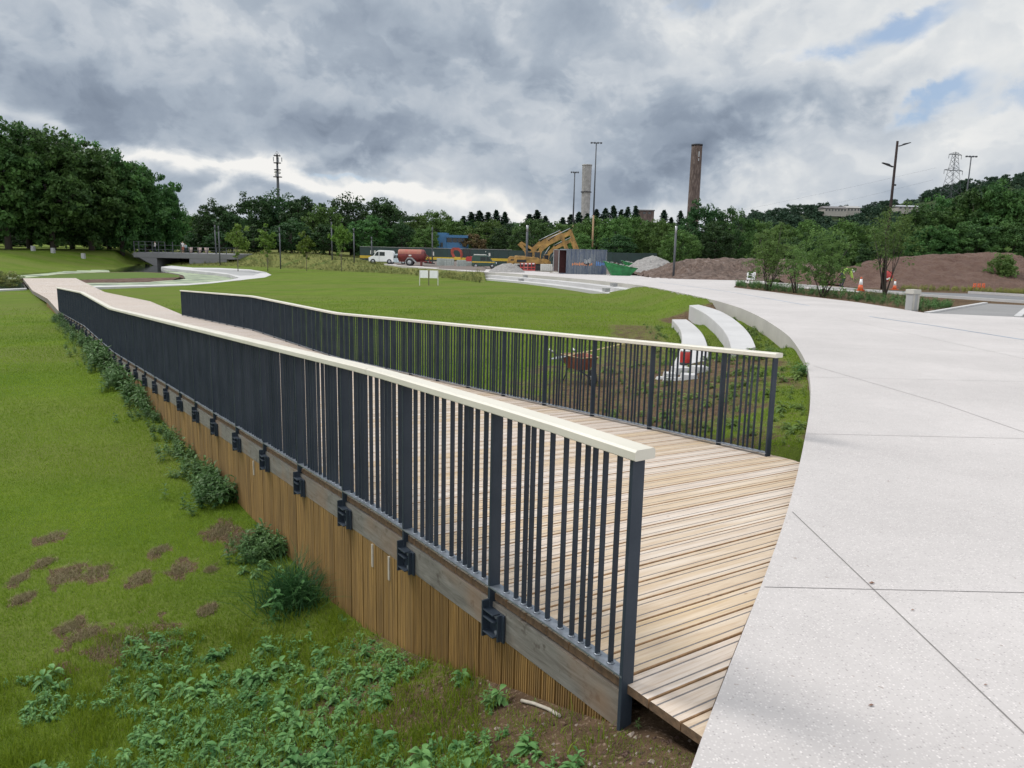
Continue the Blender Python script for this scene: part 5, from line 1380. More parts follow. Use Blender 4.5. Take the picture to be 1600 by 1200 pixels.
for a in [(-60, 352, 110, 150, 'low dark tree behind the leftmost trunk'), (20, 350, 100, 152, 'low dark tree between the first two trunks of the left row'), (88, 354, 90, 155, 'low dark tree behind the second trunk of the left row'), (150, 352, 90, 156, 'low dark tree behind the middle trunks of the left row'), (205, 356, 80, 158, 'low dark tree just left of the bridge')]: tree('dark', *a, GX)
GL = 'tall dark green trees on the left bank'
for a in [(-75, 176, 150, 116, 'leftmost tall broadleaf tree, partly cut by the photo edge'), (12, 188, 150, 117, 'tall broadleaf tree at the left edge, first full crown of the row'), (82, 200, 140, 120, 'second tall broadleaf tree from the left edge'), (142, 216, 128, 126, 'third tall broadleaf tree from the left, middle of the row'),
          (190, 236, 112, 131, 'fourth tall broadleaf tree from the left, its crown lower than its left neighbour'), (228, 256, 96, 138, 'fifth tall broadleaf tree, its crown over the left end of the bridge'), (262, 286, 62, 142, 'smallest and rightmost tree of the tall left row'), (45, 196, 130, 130, 'tree in the back row between the two leftmost crowns'), (112, 212, 120, 138, 'back row tree behind the middle crowns of the left row'), (170, 236, 110, 146, 'back row tree near the bridge behind the tall left row')]:
    tree('big', *a, GL)
LT = [('mid', 302, 333, 46, 175, 'pale grey green tree filling the gap right of the tall left row'), ('dark', 337, 313, 66, 158, 'round dark tree right of the gap beside the tall left row'), ('dark', 362, 330, 50, 150, 'lower dark tree between the round dark tree and the mast'), ('dark', 394, 303, 74, 160, 'broad dark tree left of the telecom mast'),
      ('dark', 436, 299, 84, 165, 'dark tree directly under the telecom mast'), ('dark', 478, 307, 70, 160, 'dark tree just right of the telecom mast'), ('mid', 505, 318, 60, 155, 'mid green tree between two dark trees right of the mast'), ('dark', 548, 304, 84, 165, 'tallest dark crown between the mast and the white van'), ('dark', 604, 309, 78, 160, 'dark tree with feathery top above the red tanker'), ('big', 578, 338, 74, 148, 'lower dark tree above the white van'),
      ('dark', 455, 342, 70, 148, 'low dark tree in front of the mast tree'), ('dark', 515, 350, 66, 146, 'low dark tree behind the bright green young tree'), ('dark', 395, 352, 66, 146, 'low dark tree left of the mast lamp column'), ('dark', 345, 362, 60, 146, 'low dark tree behind the right end of the bridge'), ('dark', 300, 364, 50, 160, 'low dark shrubby tree behind the bridge railing'),
      ('mid', 650, 333, 60, 175, 'yellowish green tree right of the feathery dark tree'), ('dark', 628, 345, 50, 150, 'dark narrow tree left of the blue building'), ('mid', 682, 328, 66, 185, 'light green rounded tree above the blue building'), ('mid', 712, 342, 54, 180, 'light green tree above the right part of the blue building'), ('mid', 664, 352, 48, 148, 'bushy green tree hiding the left side of the blue building'),
      ('bronze', 740, 362, 40, 150, 'bronze brown tree right of the blue building'), ('mid', 762, 342, 70, 170, 'green tree right of the bronze brown tree'), ('dark', 792, 352, 56, 165, 'dark green tree between two lighter ones above the hoarding'), ('olive', 833, 338, 78, 150, 'smooth domed olive green tree behind the yellow excavators'), ('mid', 878, 346, 62, 170, 'light green tree left of the tall floodlight mast'),
      ('mid', 905, 362, 50, 150, 'low bright green tree behind the raised excavator stick'), ('mid', 925, 338, 66, 165, 'green tree behind the tall floodlight mast'), ('mid', 962, 336, 56, 160, 'green tree right of the tall floodlight mast'), ('mid', 990, 334, 60, 165, 'light green tree above the green skips'), ('dark', 965, 366, 54, 148, 'low dark green tree directly behind the green skips'),
      ('mid', 1018, 342, 60, 160, 'light green tree left of the thin paving lamp'), ('mid', 1040, 340, 50, 155, 'light green tree just behind the thin paving lamp'), ('mid', 1062, 358, 64, 118, 'bushy green tree beside the gravel heap top'), ('dark', 1094, 313, 74, 130, 'dark tree covering the foot of the brick chimney'), ('olive', 1143, 321, 70, 130, 'rounded olive tree right of the brick chimney'),
      ('dark', 1118, 345, 60, 122, 'dark low tree below the two crowns right of the brick chimney'), ('mid', 1185, 342, 56, 150, 'light green tree right of the rounded olive tree'), ('mid', 1222, 346, 60, 150, 'light green tree behind the left birch shrub'), ('mid', 1262, 342, 60, 150, 'light green tree between the two birch shrubs'), ('mid', 1316, 341, 66, 130, 'bright rounded tree above the right birch shrub'),
      ('dark', 1290, 362, 60, 125, 'dark tree behind the right birch shrub'), ('mid', 1352, 350, 60, 130, 'light green tree left of the street lamp'), ('mid', 1394, 345, 66, 120, 'light green tree right of the street lamp'), ('dark', 1240, 372, 60, 125, 'low dark tree behind the left birch shrub'), ('dark', 1370, 375, 60, 115, 'low dark tree behind the thin multi stemmed tree')]
for kd, px, tp, w, Y, lab in LT: tree(kd, px, tp, w, Y, lab, 'trees behind the construction site')
for a in [(1436, 322, 86, 100, 'leftmost crown of the big dark right hand group'), (1474, 303, 90, 104, 'dark tree below the electricity pylon'), (1512, 290, 92, 100, 'dark tree right of the right floodlight mast'), (1552, 282, 96, 98, 'tallest dark tree above the big soil mound'), (1600, 280, 104, 98, 'dark tree at the right edge of the photo'), (1452, 350, 76, 88, 'low dark tree behind the left shoulder of the big soil mound'), (1510, 348, 90, 88, 'low dark tree behind the crest of the big soil mound'), (1572, 345, 90, 88, 'low dark tree behind the right end of the big soil mound'), (1650, 290, 110, 98, 'dark tree just past the right edge, partly cut')]:
    tree('big', *a, 'big dark trees on the right')
for i, (px, tp, w) in enumerate([(724, 334, 18), (736, 328, 22), (748, 326, 22), (762, 328, 22), (775, 325, 20), (788, 328, 20), (826, 331, 22), (838, 325, 22), (851, 334, 18), (878, 336, 18), (890, 332, 20), (903, 328, 20), (916, 330, 18), (930, 324, 20), (944, 322, 20), (956, 318, 20), (968, 324, 18), (978, 320, 18), (990, 318, 18), (1034, 325, 20), (1060, 326, 16), (1046, 336, 16)]):
    lab = 'one of the dark pointed conifers in the row left of the pale chimney' if px < 870 else ('one of the dark pointed conifers between the pale chimney and the brick block' if px < 1000 else ('single dark conifer right of the brown brick block' if px == 1034 else 'one of two small conifer tips left of the brick chimney'))
    tree('conifer', px, tp+3, w*2.3, 215, lab, 'row of dark conifers on the skyline', zoff=0)
for a in [(370, 345, 38, 100, 'young tree standing in the meadow right of the bridge'), (417, 352, 36, 105, 'young tree with flat spreading branches left of the mast lamp column'), (478, 357, 28, 108, 'small young tree right of the mast lamp column'), (533, 342, 32, 104, 'bright yellow green young tree before the dark trees')]:
    tree('young', *a, 'young trees in the meadow')
# birch shrubs and bed trees: many fine stems
def shrub(px, base, top, w, seed, lab, name='birch_shrub', nclump=150, nleaf=26, leaf=.0155, z0=.05, rc=.055, stems=7, lm=LEAF_BIR, shell=.1, cat='shrub', shape='oval', squeeze=1.0, r0=.008):
    x, y = atp(px, base); z = ZPf(y); K = y/1202; hgt = hz(px, top, y)-z
    V, Fq, T_, C_ = crown(seed, nclump=nclump, nleaf=nleaf, leaf=leaf, rx=w*K/2/hgt*squeeze, z0=z0, rc=rc, rough=.3, shell=shell)
    e = empty(name, (x, y, z-.03), 0, lab, cat, 'shrubs and small trees of the planting bed'); e.scale = (hgt,)*3
    link('foliage', np_mesh('foliage', V, Fq, tone=T_), lm, e)
    R = random.Random(seed)
    for i in range(stems):
        c = C_[R.randrange(len(C_))]; mb = MB(); bx_ = R.uniform(-.03, .03); mb.tube([(bx_, R.uniform(-.02, .02), 0), (c[0]*.4+bx_, c[1]*.4, c[2]*.5), (c[0], c[1], max(c[2], .4))], [r0, r0*.7, r0*.3], 6)
        for q in range(3):
            c2 = C_[R.randrange(len(C_))]; mb.tube([(c[0]*.4+bx_, c[1]*.4, c[2]*.5), tuple(c2)], [r0*.4, r0*.15], 4)
        mb.build('stem', BARK, e)
shrub(1200, 453, 345, 74, 31, 'left birch shrub of the planting bed beside the low white sign', nclump=170)
shrub(1285, 463, 352, 104, 32, 'wide right birch shrub of the planting bed left of the standing cone', nclump=260)
shrub(1243, 457, 368, 50, 36, 'narrow lower shrub between the two birch shrubs', nclump=80)
shrub(1384, 465, 305, 84, 33, 'thin open young tree with several dark stems left of the square bollard', name='multi_stem_tree', nclump=150, nleaf=20, leaf=.010, z0=.26, rc=.055, stems=4, cat='tree', squeeze=.9, r0=.009)
shrub(1565, 452, 386, 40, 34, 'small bushy tree in front of the big soil mound', name='bushy_tree', nclump=90, nleaf=36, leaf=.028, z0=.12, rc=.085, stems=3, lm=LEAF_BIR, cat='tree')
# hillside
hp = [(1130, 352), (1165, 340), (1200, 334), (1250, 327), (1300, 328), (1350, 326), (1400, 318), (1440, 304), (1480, 292), (1540, 278), (1620, 268), (1760, 262)]
nx = 70; pxs = np.linspace(1130, 1760, nx); V = []; Fc = []
Yr = 640.0
for i, p in enumerate(pxs):
    tpy = np.interp(p, [c[0] for c in hp], [c[1] for c in hp])+2; xr_ = colx(p, Yr); zr = hz(p, tpy, Yr)
    for j in range(14):
        u = j/13; Y = 330+(Yr-330)*min(1, u/.75) if u <= .75 else Yr+(u-.75)*4*260
        hh = (u/.75)**1.3 if u <= .75 else 1-(u-.75)*1.6
        V.append((xr_, Y, -3+(zr+3)*hh))
for i in range(nx-1):
    for j in range(13): Fc.append((i*14+j, (i+1)*14+j, (i+1)*14+j+1, i*14+j+1))
HILLM = simple('wooded_hill_floor', (.02, .038, .018), .95, .2, .05, 0, 0, (.04, .055, .02), .1, obj=False)
tag(link('hill', np_mesh('hill', V, Fc, smooth=True), HILLM), kind='structure')
HV = np.array(V).reshape(nx, 14, 3)
# forest on the hill: one mass
R = np.random.default_rng(55); cV, cF, cT, _c = crown(56, nclump=60, nleaf=26, leaf=.05, rx=.5, z0=.05, rc=.13, rough=.2, shell=.6)
VV, FF, TT = [], [], []; off = 0
for i in range(620):
    u = R.uniform(0, nx-1.01); v = R.uniform(1.0, 9.8) if i > 150 else R.uniform(8.6, 9.9)
    iu, iv_ = int(u), int(v); p = HV[iu, iv_]*(1-(v-iv_)) + HV[iu, iv_+1]*(v-iv_); p = p*(1-(u-iu)) + (HV[iu+1, iv_]*(1-(v-iv_))+HV[iu+1, iv_+1]*(v-iv_))*(u-iu)
    ppx = 1130+u*(1760-1130)/(nx-1)
    if v > 7.9 and (1282 < ppx < 1339 or 1396 < ppx < 1432): continue
    s_ = R.uniform(7, 13)*(.75 if v > 8.5 else 1); a = R.uniform(0, 6.28); rot = np.array([[math.cos(a), -math.sin(a), 0], [math.sin(a), math.cos(a), 0], [0, 0, 1]])
    VV.append((cV*s_) @ rot.T + p - np.array([0, 0, 1.0])); FF.append(cF+off); TT.append(np.clip(cT*.6+R.uniform(0, .4), 0, 1)); off += len(cV)
LEAF_HILL = leafmat('hillside_foliage', (.014, .034, .020), (.035, .070, .034), .15)
tag(link('hillside_wood', np_mesh('hillside_wood', np.concatenate(VV), np.concatenate(FF), tone=np.concatenate(TT)), LEAF_HILL), kind='stuff')
# wood closing the horizon behind everything
VV, FF, TT = [], [], []; off = 0
for i in range(230):
    px = R.uniform(-900, 2500); Y = R.uniform(210, 260); x = colx(min(max(px, -300), 1900), Y) if -300 < px < 1900 else None
    aa = azi(px if -300 < px < 1900 else (px)); x = math.tan(max(-1.35, min(1.35, (px-800)/1202)))*Y
    s_ = R.uniform(8, 11.5); a = R.uniform(0, 6.28); rot = np.array([[math.cos(a), -math.sin(a), 0], [math.sin(a), math.cos(a), 0], [0, 0, 1]])
    VV.append((cV*np.array([1.5, 1.5, 1])*s_) @ rot.T + np.array([x, Y, -2.0])); FF.append(cF+off); TT.append(cT); off += len(cV)
tag(link('distant_wood', np_mesh('distant_wood', np.concatenate(VV), np.concatenate(FF), tone=np.concatenate(TT)), LEAF_DK), kind='stuff')
# houses on the hill
def house(px0, px1, pt, pb, Y, lab, nwin, roofm=ROOF):
    K = Y/1202; xm = colx((px0+px1)/2, Y); zb_ = hz((px0+px1)/2, pb, Y); zt_ = hz((px0+px1)/2, pt, Y); w = (px1-px0)*K; hh = zt_-zb_
    e = empty('hillside_house', (xm, Y, zb_), 0, lab, 'house', 'long pale houses on the wooded hill')
    mb = MB(); mb.b2(-w/2, w/2, 0, 12, -3, hh*.62); mb.build('wall', RENDER, e)
    mb = MB(); mb.prism([(-1.0, hh*.60), (6, hh), (13, hh*.60)], -w/2-.6, w/2+.6, ax='x'); mb.build('roof', roofm, e)
    for i in range(nwin):
        x = -w/2+w*(i+.5)/nwin; mb = MB(); mb.b2(x-w/nwin*.22, x+w/nwin*.22, -.08, 0, hh*.15, hh*.48); mb.build('window', GLASS, e)
house(1283, 1316, 321.5, 331, 560, 'left long pale house with grey roof on the hill', 7)
house(1317, 1337, 321, 330.5, 568, 'right cream house with lit front beside the grey roofed one on the hill', 4, simple('pale_roof', (.30, .29, .28), .6))
house(1396, 1431, 320, 327, 560, 'low pale roofed house right of the street lamp on the hill', 5, simple('light_metal_roof', (.33, .34, .36), .5))

# ------------------------------------------------------------------ grass, weeds, bed planting
def scatter_blades(name, X, Y, Zz, hgt, wid, m, lean=.5, seed=3, tone=None, kind='stuff', nseg=1):
    R = np.random.default_rng(seed); n = len(X); a = R.uniform(0, 2*PI, n); th = R.uniform(0, 2*PI, n)
    P = np.c_[X, Y, Zz-.005]; s = np.c_[np.cos(a), np.sin(a), np.zeros(n)]*(wid/2)[:, None]
    l = np.c_[np.cos(th), np.sin(th), np.zeros(n)]*(hgt*lean*R.random(n))[:, None]; up = np.c_[np.zeros(n), np.zeros(n), hgt*R.uniform(.7, 1.2, n)]
    if nseg == 1: V = np.stack([P-s, P+s, P+l+up], 1).reshape(-1, 3); Fq = np.arange(3*n).reshape(n, 3); rep = 3; me_ = None
    else:
        m1 = P+l*.35+up*.6; m2 = P + l*1.2+up; V = np.stack([P-s, P+s, m1+s*.8, m2, m1-s*.8], 1).reshape(-1, 3)
        b_ = np.arange(n)*5; Fq = np.stack([np.c_[b_, b_+1, b_+2], np.c_[b_, b_+2, b_+4], np.c_[b_+4, b_+2, b_+3]], 1).reshape(-1, 3); rep = 5
    T_ = R.uniform(0, 1, n) if tone is None else tone
    o = link(name, np_mesh(name, V, Fq, tone=np.repeat(T_, rep)), m)
    if kind: o['kind'] = kind
    return o
R = np.random.default_rng(77)
def sample_ground(n, az0, az1, r0, r1):
    az_ = R.uniform(az0, az1, n); r = np.exp(R.uniform(math.log(r0), math.log(r1), n)); return r*np.sin(az_), r*np.cos(az_), r
X, Yy, rr_ = sample_ground(950000, azi(-560), azi(1330), 2.3, 48)
so2, me2, si2, la2, d2 = masks(X, Yy)
lat = X+.67*(Yy-3)
ok = la2 & (d2 > .03) & ~((lat > X0L-.02) & (lat < X0R+.22) & (Yy < 62))
keepp = np.where(so2 > .45, np.where(fbm(X*3, Yy*3, 41) > .5, .20, .05), 1.0)*np.interp(rr_, [14, 24, 48], [1, .7, .0])
ok &= R.random(len(X)) < keepp
# no grass under the wall beyond the left line only
X, Yy, rr_ = X[ok], Yy[ok], rr_[ok]; Zg = terrain(X, Yy)
patch = fbm(X*.7, Yy*.7, 61)
hg = (.016 + .012*R.random(len(X)) + .0008*rr_)*(1+1.2*np.clip(patch-.5, 0, .3))
wd = .0020 + .0006*rr_
scatter_blades('lawn_grass', X, Yy, Zg, hg, wd, GRASSB, 1.0, 5, np.clip(.1 + .35*R.random(len(X)) + 1.0*(fbm(X*.35, Yy*.35, 71)-.25) + 1.5*(fbm(X*.09, Yy*.16, 73)-.47) + .8*(fbm(X*1.6, Yy*1.6, 75)-.47) + .10*np.sin(Yy*2.1+X*.5), 0, 1))
# dead clippings on the raked patches
X, Yy = [], []
for (cx_, cy_, ra, rb) in DP:
    n = int(2600*max(.25, ra*rb/.1)**.7); X.append(cx_+R.normal(0, ra*.45, n)); Yy.append(cy_+R.normal(0, rb*.45, n))
X = np.concatenate(X); Yy = np.concatenate(Yy); so2 = masks(X, Yy)[0]; ok = so2 > .25; X, Yy = X[ok], Yy[ok]; Zg = terrain(X, Yy)
scatter_blades('dead_clippings', X, Yy, Zg+.008, np.full(len(X), .014)+.012*R.random(len(X)), np.full(len(X), .0045), DEADG, 2.2, 6)
# broad leaved weeds
def weed_proto(seed, nst=4, nl=7, H_=1.0, leafL=.42, leafW=.17, spread=.35, droop=.3):
    R = np.random.default_rng(seed); V = []; Fq = []; T_ = []
    def leaf(p, d, L, W, t):
        d = d/np.linalg.norm(d); sd = np.cross(d, [0, 0, 1.0]); sd = sd/(np.linalg.norm(sd)+1e-6); upn = np.cross(sd, d)
        b0 = len(V); prof_ = [(0, .0), (.22, .75), (.5, 1.0), (.78, .6), (1, 0)]
        for (u, w) in prof_:
            c = p + d*L*u - np.array([0, 0, 1])*L*droop*u*u + upn*0
            if w == 0: V.append(c)
            else: V.append(c - sd*W*w/2 + upn*W*w*.22); V.append(c - upn*0.0); V.append(c + sd*W*w/2 + upn*W*w*.22)
        # indices: 0 tip-base; 1,2,3 ; 4,5,6 ; 7,8,9 ; 10
        for a in ([0, 1, 2], [0, 2, 3], [10, 8, 7], [10, 9, 8]): Fq.append([b0+a[0], b0+a[1], b0+a[2], b0+a[2]])
        for a in (1, 4): Fq.append([b0+a, b0+a+3, b0+a+4, b0+a+1]); Fq.append([b0+a+1, b0+a+4, b0+a+5, b0+a+2])
        T_.extend([t]*11)
    for s in range(nst):
        th = R.uniform(0, 2*PI); ln = R.uniform(.05, spread) if s else .04; h_ = H_*R.uniform(.6, 1) if s else H_
        top = np.array([math.cos(th)*ln*h_, math.sin(th)*ln*h_, h_]); w = .012
        a = th+PI/2; sv = np.array([math.cos(a)*w, math.sin(a)*w, 0]); b0 = len(V); V.extend([-sv, sv, top+sv*.5, top-sv*.5]); Fq.append([b0, b0+1, b0+2, b0+3]); T_.extend([.3]*4)
        for q in range(nl):
            u = .2+.8*(q+.5)/nl; an = q*2.4+R.uniform(-.4, .4)+th; el = R.uniform(-.1, .6)+(.5 if u > .85 else 0)
            L = leafL*h_*(1-.35*abs(u-.55))*R.uniform(.75, 1.2)
            leaf(top*u, np.array([math.cos(an)*math.cos(el), math.sin(an)*math.cos(el), math.sin(el)]), L, L*leafW/leafL*R.uniform(.85, 1.15), float(np.clip(R.normal(.45+.25*u, .15), 0, 1)))
    return np.array(V), np.array(Fq), np.array(T_)
def tri_fix(Fq):        # quads with a repeated corner become triangles in one tri list
    t = [];
    for f in Fq:
        if f[2] == f[3]: t.append(f[:3])
        else: t.append([f[0], f[1], f[2]]); t.append([f[0], f[2], f[3]])
    return np.array(t)
WP = []
for s_ in range(5): v_, f_, t_ = weed_proto(100+s_, nst=2+s_ % 3, nl=9, leafL=.40, leafW=(.11, .15, .13, .17, .12)[s_]); WP.append((v_, tri_fix(f_), t_))
for s_ in range(2): v_, f_, t_ = weed_proto(120+s_, nst=5, nl=4, leafL=.95, leafW=.42, spread=.25, droop=.5); WP.append((v_, tri_fix(f_), t_))   # rosettes
v_, f_, t_ = weed_proto(131, nst=5, nl=11, leafL=.30, leafW=.10, spread=.45); WP.append((v_, tri_fix(f_), t_))
def scatter_weeds(name, pts, m, protos, seed, obj=True):
    R = np.random.default_rng(seed); VV, FF, TT = [], [], []; off = 0
    for (x, y, z, s) in pts:
        v_, f_, t_ = WP[protos[R.integers(len(protos))]]; a = R.uniform(0, 2*PI); c, s2 = math.cos(a), math.sin(a)
        tilt = R.normal(0, .12, 2); q = v_*s*np.array([1, 1, R.uniform(.75, 1.1)]); q = np.c_[q[:, 0]*c-q[:, 1]*s2 + q[:, 2]*tilt[0], q[:, 0]*s2+q[:, 1]*c + q[:, 2]*tilt[1], q[:, 2]]
        VV.append(q+np.array([x, y, z])); FF.append(f_+off); TT.append(np.clip(t_*.9+R.normal(0, .22), 0, 1)); off += len(v_)
    return link(name, np_mesh(name, np.concatenate(VV), np.concatenate(FF), tone=np.concatenate(TT)), m)
# bank at the bottom left
LX = [-60, 0, 180, 330, 470, 560, 640, 720, 800, 905, 1000]; LY = [1095, 1075, 1010, 980, 965, 965, 985, 1015, 1060, 1110, 1150]
px, py = R.uniform(-60, 905, 20000), R.uniform(955, 1290, 20000); q = py > np.interp(px, LX, LY); q &= (px < 740) | (R.random(20000) < .18); px, py = px[q], py[q]
x, y, z = on_ground_v(px, py); q = (fbm(x*2.4, y*2.4, 91) > .455) & (x+.67*(y-3) < X0L-.07)
x, y, z = x[q][:2600], y[q][:2600], z[q][:2600]; big = R.random(len(x)) > .86
pts = list(zip(x, y, z-.01, np.where(big, R.uniform(.065, .105, len(x)), R.uniform(.025, .065, len(x)))))
tag(scatter_weeds('broadleaf_weeds', pts, WEEDL, [0, 1, 2, 3, 4, 5, 6], 12), kind='stuff')
# taller grass tufts mixed in the weeds
px, py = R.uniform(-60, 1000, 900), R.uniform(950, 1300, 900); q = (py > np.interp(px, LX, LY)-14) & ((px < 740) | (R.random(900) < .10)); px, py = px[q], py[q]
x, y, z = on_ground_v(px, py); q = x+.67*(y-3) < X0L-.05; x, y = x[q][:420], y[q][:420]
X = (x[:, None]+R.normal(0, .07, (len(x), 50))).ravel(); Yy = (y[:, None]+R.normal(0, .07, (len(x), 50))).ravel(); ok = (X+.67*(Yy-3)) < X0L-.03; X, Yy = X[ok], Yy[ok]
scatter_blades('grass_tufts', X, Yy, terrain(X, Yy), .04+.06*R.random(len(X)), np.full(len(X), .0045), GRASSB, .9, 8, nseg=2)
# little clods and stones on bare soil near the deck end
mb = MB()
cpx, cpy = R.uniform(300, 1090, 1500), R.uniform(985, 1260, 1500); cX, cY, cZ = on_ground_v(cpx, cpy, -.4); cM = masks(cX, cY)[0]
cq = (cM > .3) & (cX < xe(cY)-.03) & ((cX+.67*(cY-3) < X0L-.03) | (cY < 2.9))
for x, y, z in list(zip(cX[cq], cY[cq], cZ[cq]))[:700]:
    s = R.uniform(.003, .014) if R.random() > .06 else R.uniform(.014, .028); c = Vector((x, y, z)); vs = []
    for d in [(1, 0, 0), (0, 1, 0), (-1, 0, 0), (0, -1, 0), (0, 0, .7), (.6, .6, .35), (-.6, -.5, .4)]: vs.append(c+Vector(d)*s*random.uniform(.7, 1.3))
    mb.add(vs, [(0, 5, 4), (0, 1, 5), (5, 1, 4), (1, 2, 4), (2, 6, 4), (2, 3, 6), (6, 3, 4), (3, 0, 4)], 0 if R.random() > .3 else 1)
tag(mb.build('soil_clods', [SOILM, simple('pale_stone', (.30, .24, .20), .85)]), kind='stuff')
# individual weed clumps along the timber wall
def wl(px_y, out): p = RL(px_y, out); return p.x, p.y
ptsw = []
for q in range(680):
    y = 6.9+(31-6.9)*R.random()**1.7
    if 7.35 < y < 8.3: continue
    hmax = np.interp(y, [6.5, 8, 9, 12, 18, 30], [.12, .18, .26, .30, .27, .22])*(.25+1.35*vnoise(np.array([y*1.1]), np.array([3.3]), 5)[0])
    o_ = .06+abs(R.normal(0, .19)); p = RL(y, min(o_, .95)); ptsw.append((p.x, p.y, hmax*1.25*R.uniform(.5, 1.05)*(1.1-.45*min(o_, 1))))
pa = np.array(ptsw); zz = terrain(pa[:, 0], pa[:, 1]); ptsw = [(a[0], a[1], z_-.02, a[2]) for a, z_ in zip(pa, zz)]
tag(scatter_weeds('wall_weeds', ptsw, WEEDD, [0, 1, 2, 3, 4, 7], 300), kind='stuff')
# tall grass clump with seed heads by the wall
gx, gy = wl(6.1, .26); gz = tz(gx, gy); n = 1100; a = R.uniform(0, 2*PI, n); rad = np.abs(R.normal(0, .17, n))*(.6+.8*vnoise(a*1.3, a*0, 3)); X = gx+np.cos(a)*rad; Yy = gy+np.sin(a)*rad
okc = (X+.67*(Yy-3)) < X0L-.05; X, Yy = X[okc], Yy[okc]; n = len(X)
o = scatter_blades('tall_grass_clump', X, Yy, np.full(n, gz), .07+.32*R.random(n)**1.4, np.full(n, .0075), GRASST, 1.9, 9, kind=None, nseg=2)
tag(o, 'dense dark green tall grass clump against the brown timber wall', 'grass clump')
ptsw = [(gx-.03+R.normal(0, .10), gy+R.normal(0, .15), gz, R.uniform(.20, .42)) for _ in range(4)]
o = scatter_weeds('thistle_plant', ptsw, WEEDD, [7, 3], 401); tag(o, 'tall straggly weed with thin stems rising out of the grass clump by the wall', 'weed')
dx_, dy_ = wl(6.75, .42); ptsw = [(dx_+R.normal(0, .07), dy_+R.normal(0, .08), tz(dx_, dy_)-.01, R.uniform(.06, .10)) for _ in range(4)]
o = scatter_weeds('dock_plant', ptsw, WEEDL, [5, 6], 402); tag(o, 'broad leaved dock plant on the lawn just beyond the tall grass clump', 'weed')
wx_, wy_, wz_ = on_ground(765, 1105, -.5); ptsw = [(wx_+R.normal(0, .03), wy_+R.normal(0, .03), wz_-.005, R.uniform(.10, .15)) for _ in range(3)]
o = scatter_weeds('thistle_plant', ptsw, WEEDL, [0, 2, 5], 403); tag(o, 'large bright leafy weed near the brown soil left of the last railing post', 'weed')
wx_, wy_, wz_ = on_ground(998, 1140, -.3); o = scatter_weeds('seedling', [(wx_, wy_, wz_, .045)], WEEDL, [0], 404); tag(o, 'tiny bright seedling in bare soil below the end post', 'weed')
# white flexible edging by the wall foot
P = [on_ground(*q, -.4) for q in [(815, 1098), (835, 1103), (858, 1112), (874, 1122)]]; mb = MB()
mb.tube([(a_, b_, c_+.012) for a_, b_, c_ in P], .009, 8); tag(mb.build('edging_strip', OFFCUT), 'short pale strip half buried in the soil below the timber wall', 'strip')
WEEDB = leafmat('bank_weed_leaf', (.06, .13, .03), (.18, .28, .08), .35)
# right bank weeds and bed planting
pts = []
for i in range(5200):
    if len(pts) > 900: break
    y = R.uniform(7.2, 27); x = xe(y)-abs(R.normal(0, 2.2))-.05
    if x+.67*(y-3) < X0R+.25: continue
    if y > 17 and xe(y)-x > 3.0: continue
    if .4 < xe(y)-x < 2.1 and 17.5 < y < 30: continue
    if fbm(np.array([x*1.6]), np.array([y*1.6]), 95)[0] < .40: continue
    pts.append((x, y, 0, R.uniform(.04, .14)))
pa = np.array(pts); zz = terrain(pa[:, 0], pa[:, 1]); pts = [(a[0], a[1], z_-.01, a[3]) for a, z_ in zip(pa, zz)]
tag(scatter_weeds('bank_weeds', pts, WEEDB, [0, 1, 2, 3, 5, 6], 13), kind='stuff')
for (py_, lab) in [(12.0, 'ragged weed overhanging the paving edge beyond the far railing')]:
    x = float(xe(py_))-.10; o = scatter_weeds('edge_weed', [(x+R.normal(0, .03), py_+R.normal(0, .05), tz(x, py_), R.uniform(.14, .24)) for _ in range(8)], WEEDD, [0, 3, 7], 405); tag(o, lab, 'weed')
NEARB = [(1154, 448.3), (1200, 454), (1255, 460.5), (1341, 470.5), (1400, 479.5), (1445, 487), (1487, 480)]; FARB = [(1154, 443), (1206, 447.6), (1341, 457.5), (1427, 465.5), (1487, 478)]
pts = []
while len(pts) < 900:
    px = R.uniform(1150, 1486); a_ = np.interp(px, [p[0] for p in NEARB], [p[1] for p in NEARB]); b_ = np.interp(px, [p[0] for p in FARB], [p[1] for p in FARB]); py = R.uniform(b_, a_)
    x, y = atp(px, py); pts.append((x, y, ZPf(y)-.04, R.uniform(.10, .34)*(1.3 if px < 1250 else 1)))
tag(scatter_weeds('bed_ground_cover', pts, WEEDD, [0, 1, 2, 3, 4, 7], 14), kind='stuff')
pts = []
for i in range(700):
    px = R.uniform(1405, 1700); b_ = np.interp(px, [1405, 1514, 1600, 1700], [450, 453.5, 457.5, 463]); py = b_+R.uniform(-1.0, 3.2)
    x, y = atp(px, py); pts.append((x, y, ZPf(y)-.03, R.uniform(.12, .34)))
VERG = leafmat('verge_leaf', (.09, .12, .03), (.24, .23, .06), .3)
tag(scatter_weeds('verge_plants', pts, VERG, [0, 1, 3, 7], 15), kind='stuff')
# meadow growth on the ridge
pts = []
for i in range(9000):
    if len(pts) > 2600: break
    az_ = R.uniform(azi(266), azi(752)); rs_ = np.interp(az_, TA, TS); rc_ = np.interp(az_, TA, TC); r = rs_-1+R.uniform(0, 1.25)*(rc_-rs_+1)
    x, y = r*math.sin(az_), r*math.cos(az_)
    if x > xe(y)-.8: continue
    pts.append((x, y, 0, R.uniform(.15, .5)))
pa = np.array(pts); zz = terrain(pa[:, 0], pa[:, 1]); pts = [(a[0], a[1], z_-.05, a[3]) for a, z_ in zip(pa, zz)]
tag(scatter_weeds('meadow_plants', pts, MEADL, [0, 1, 4, 7], 16), kind='stuff')
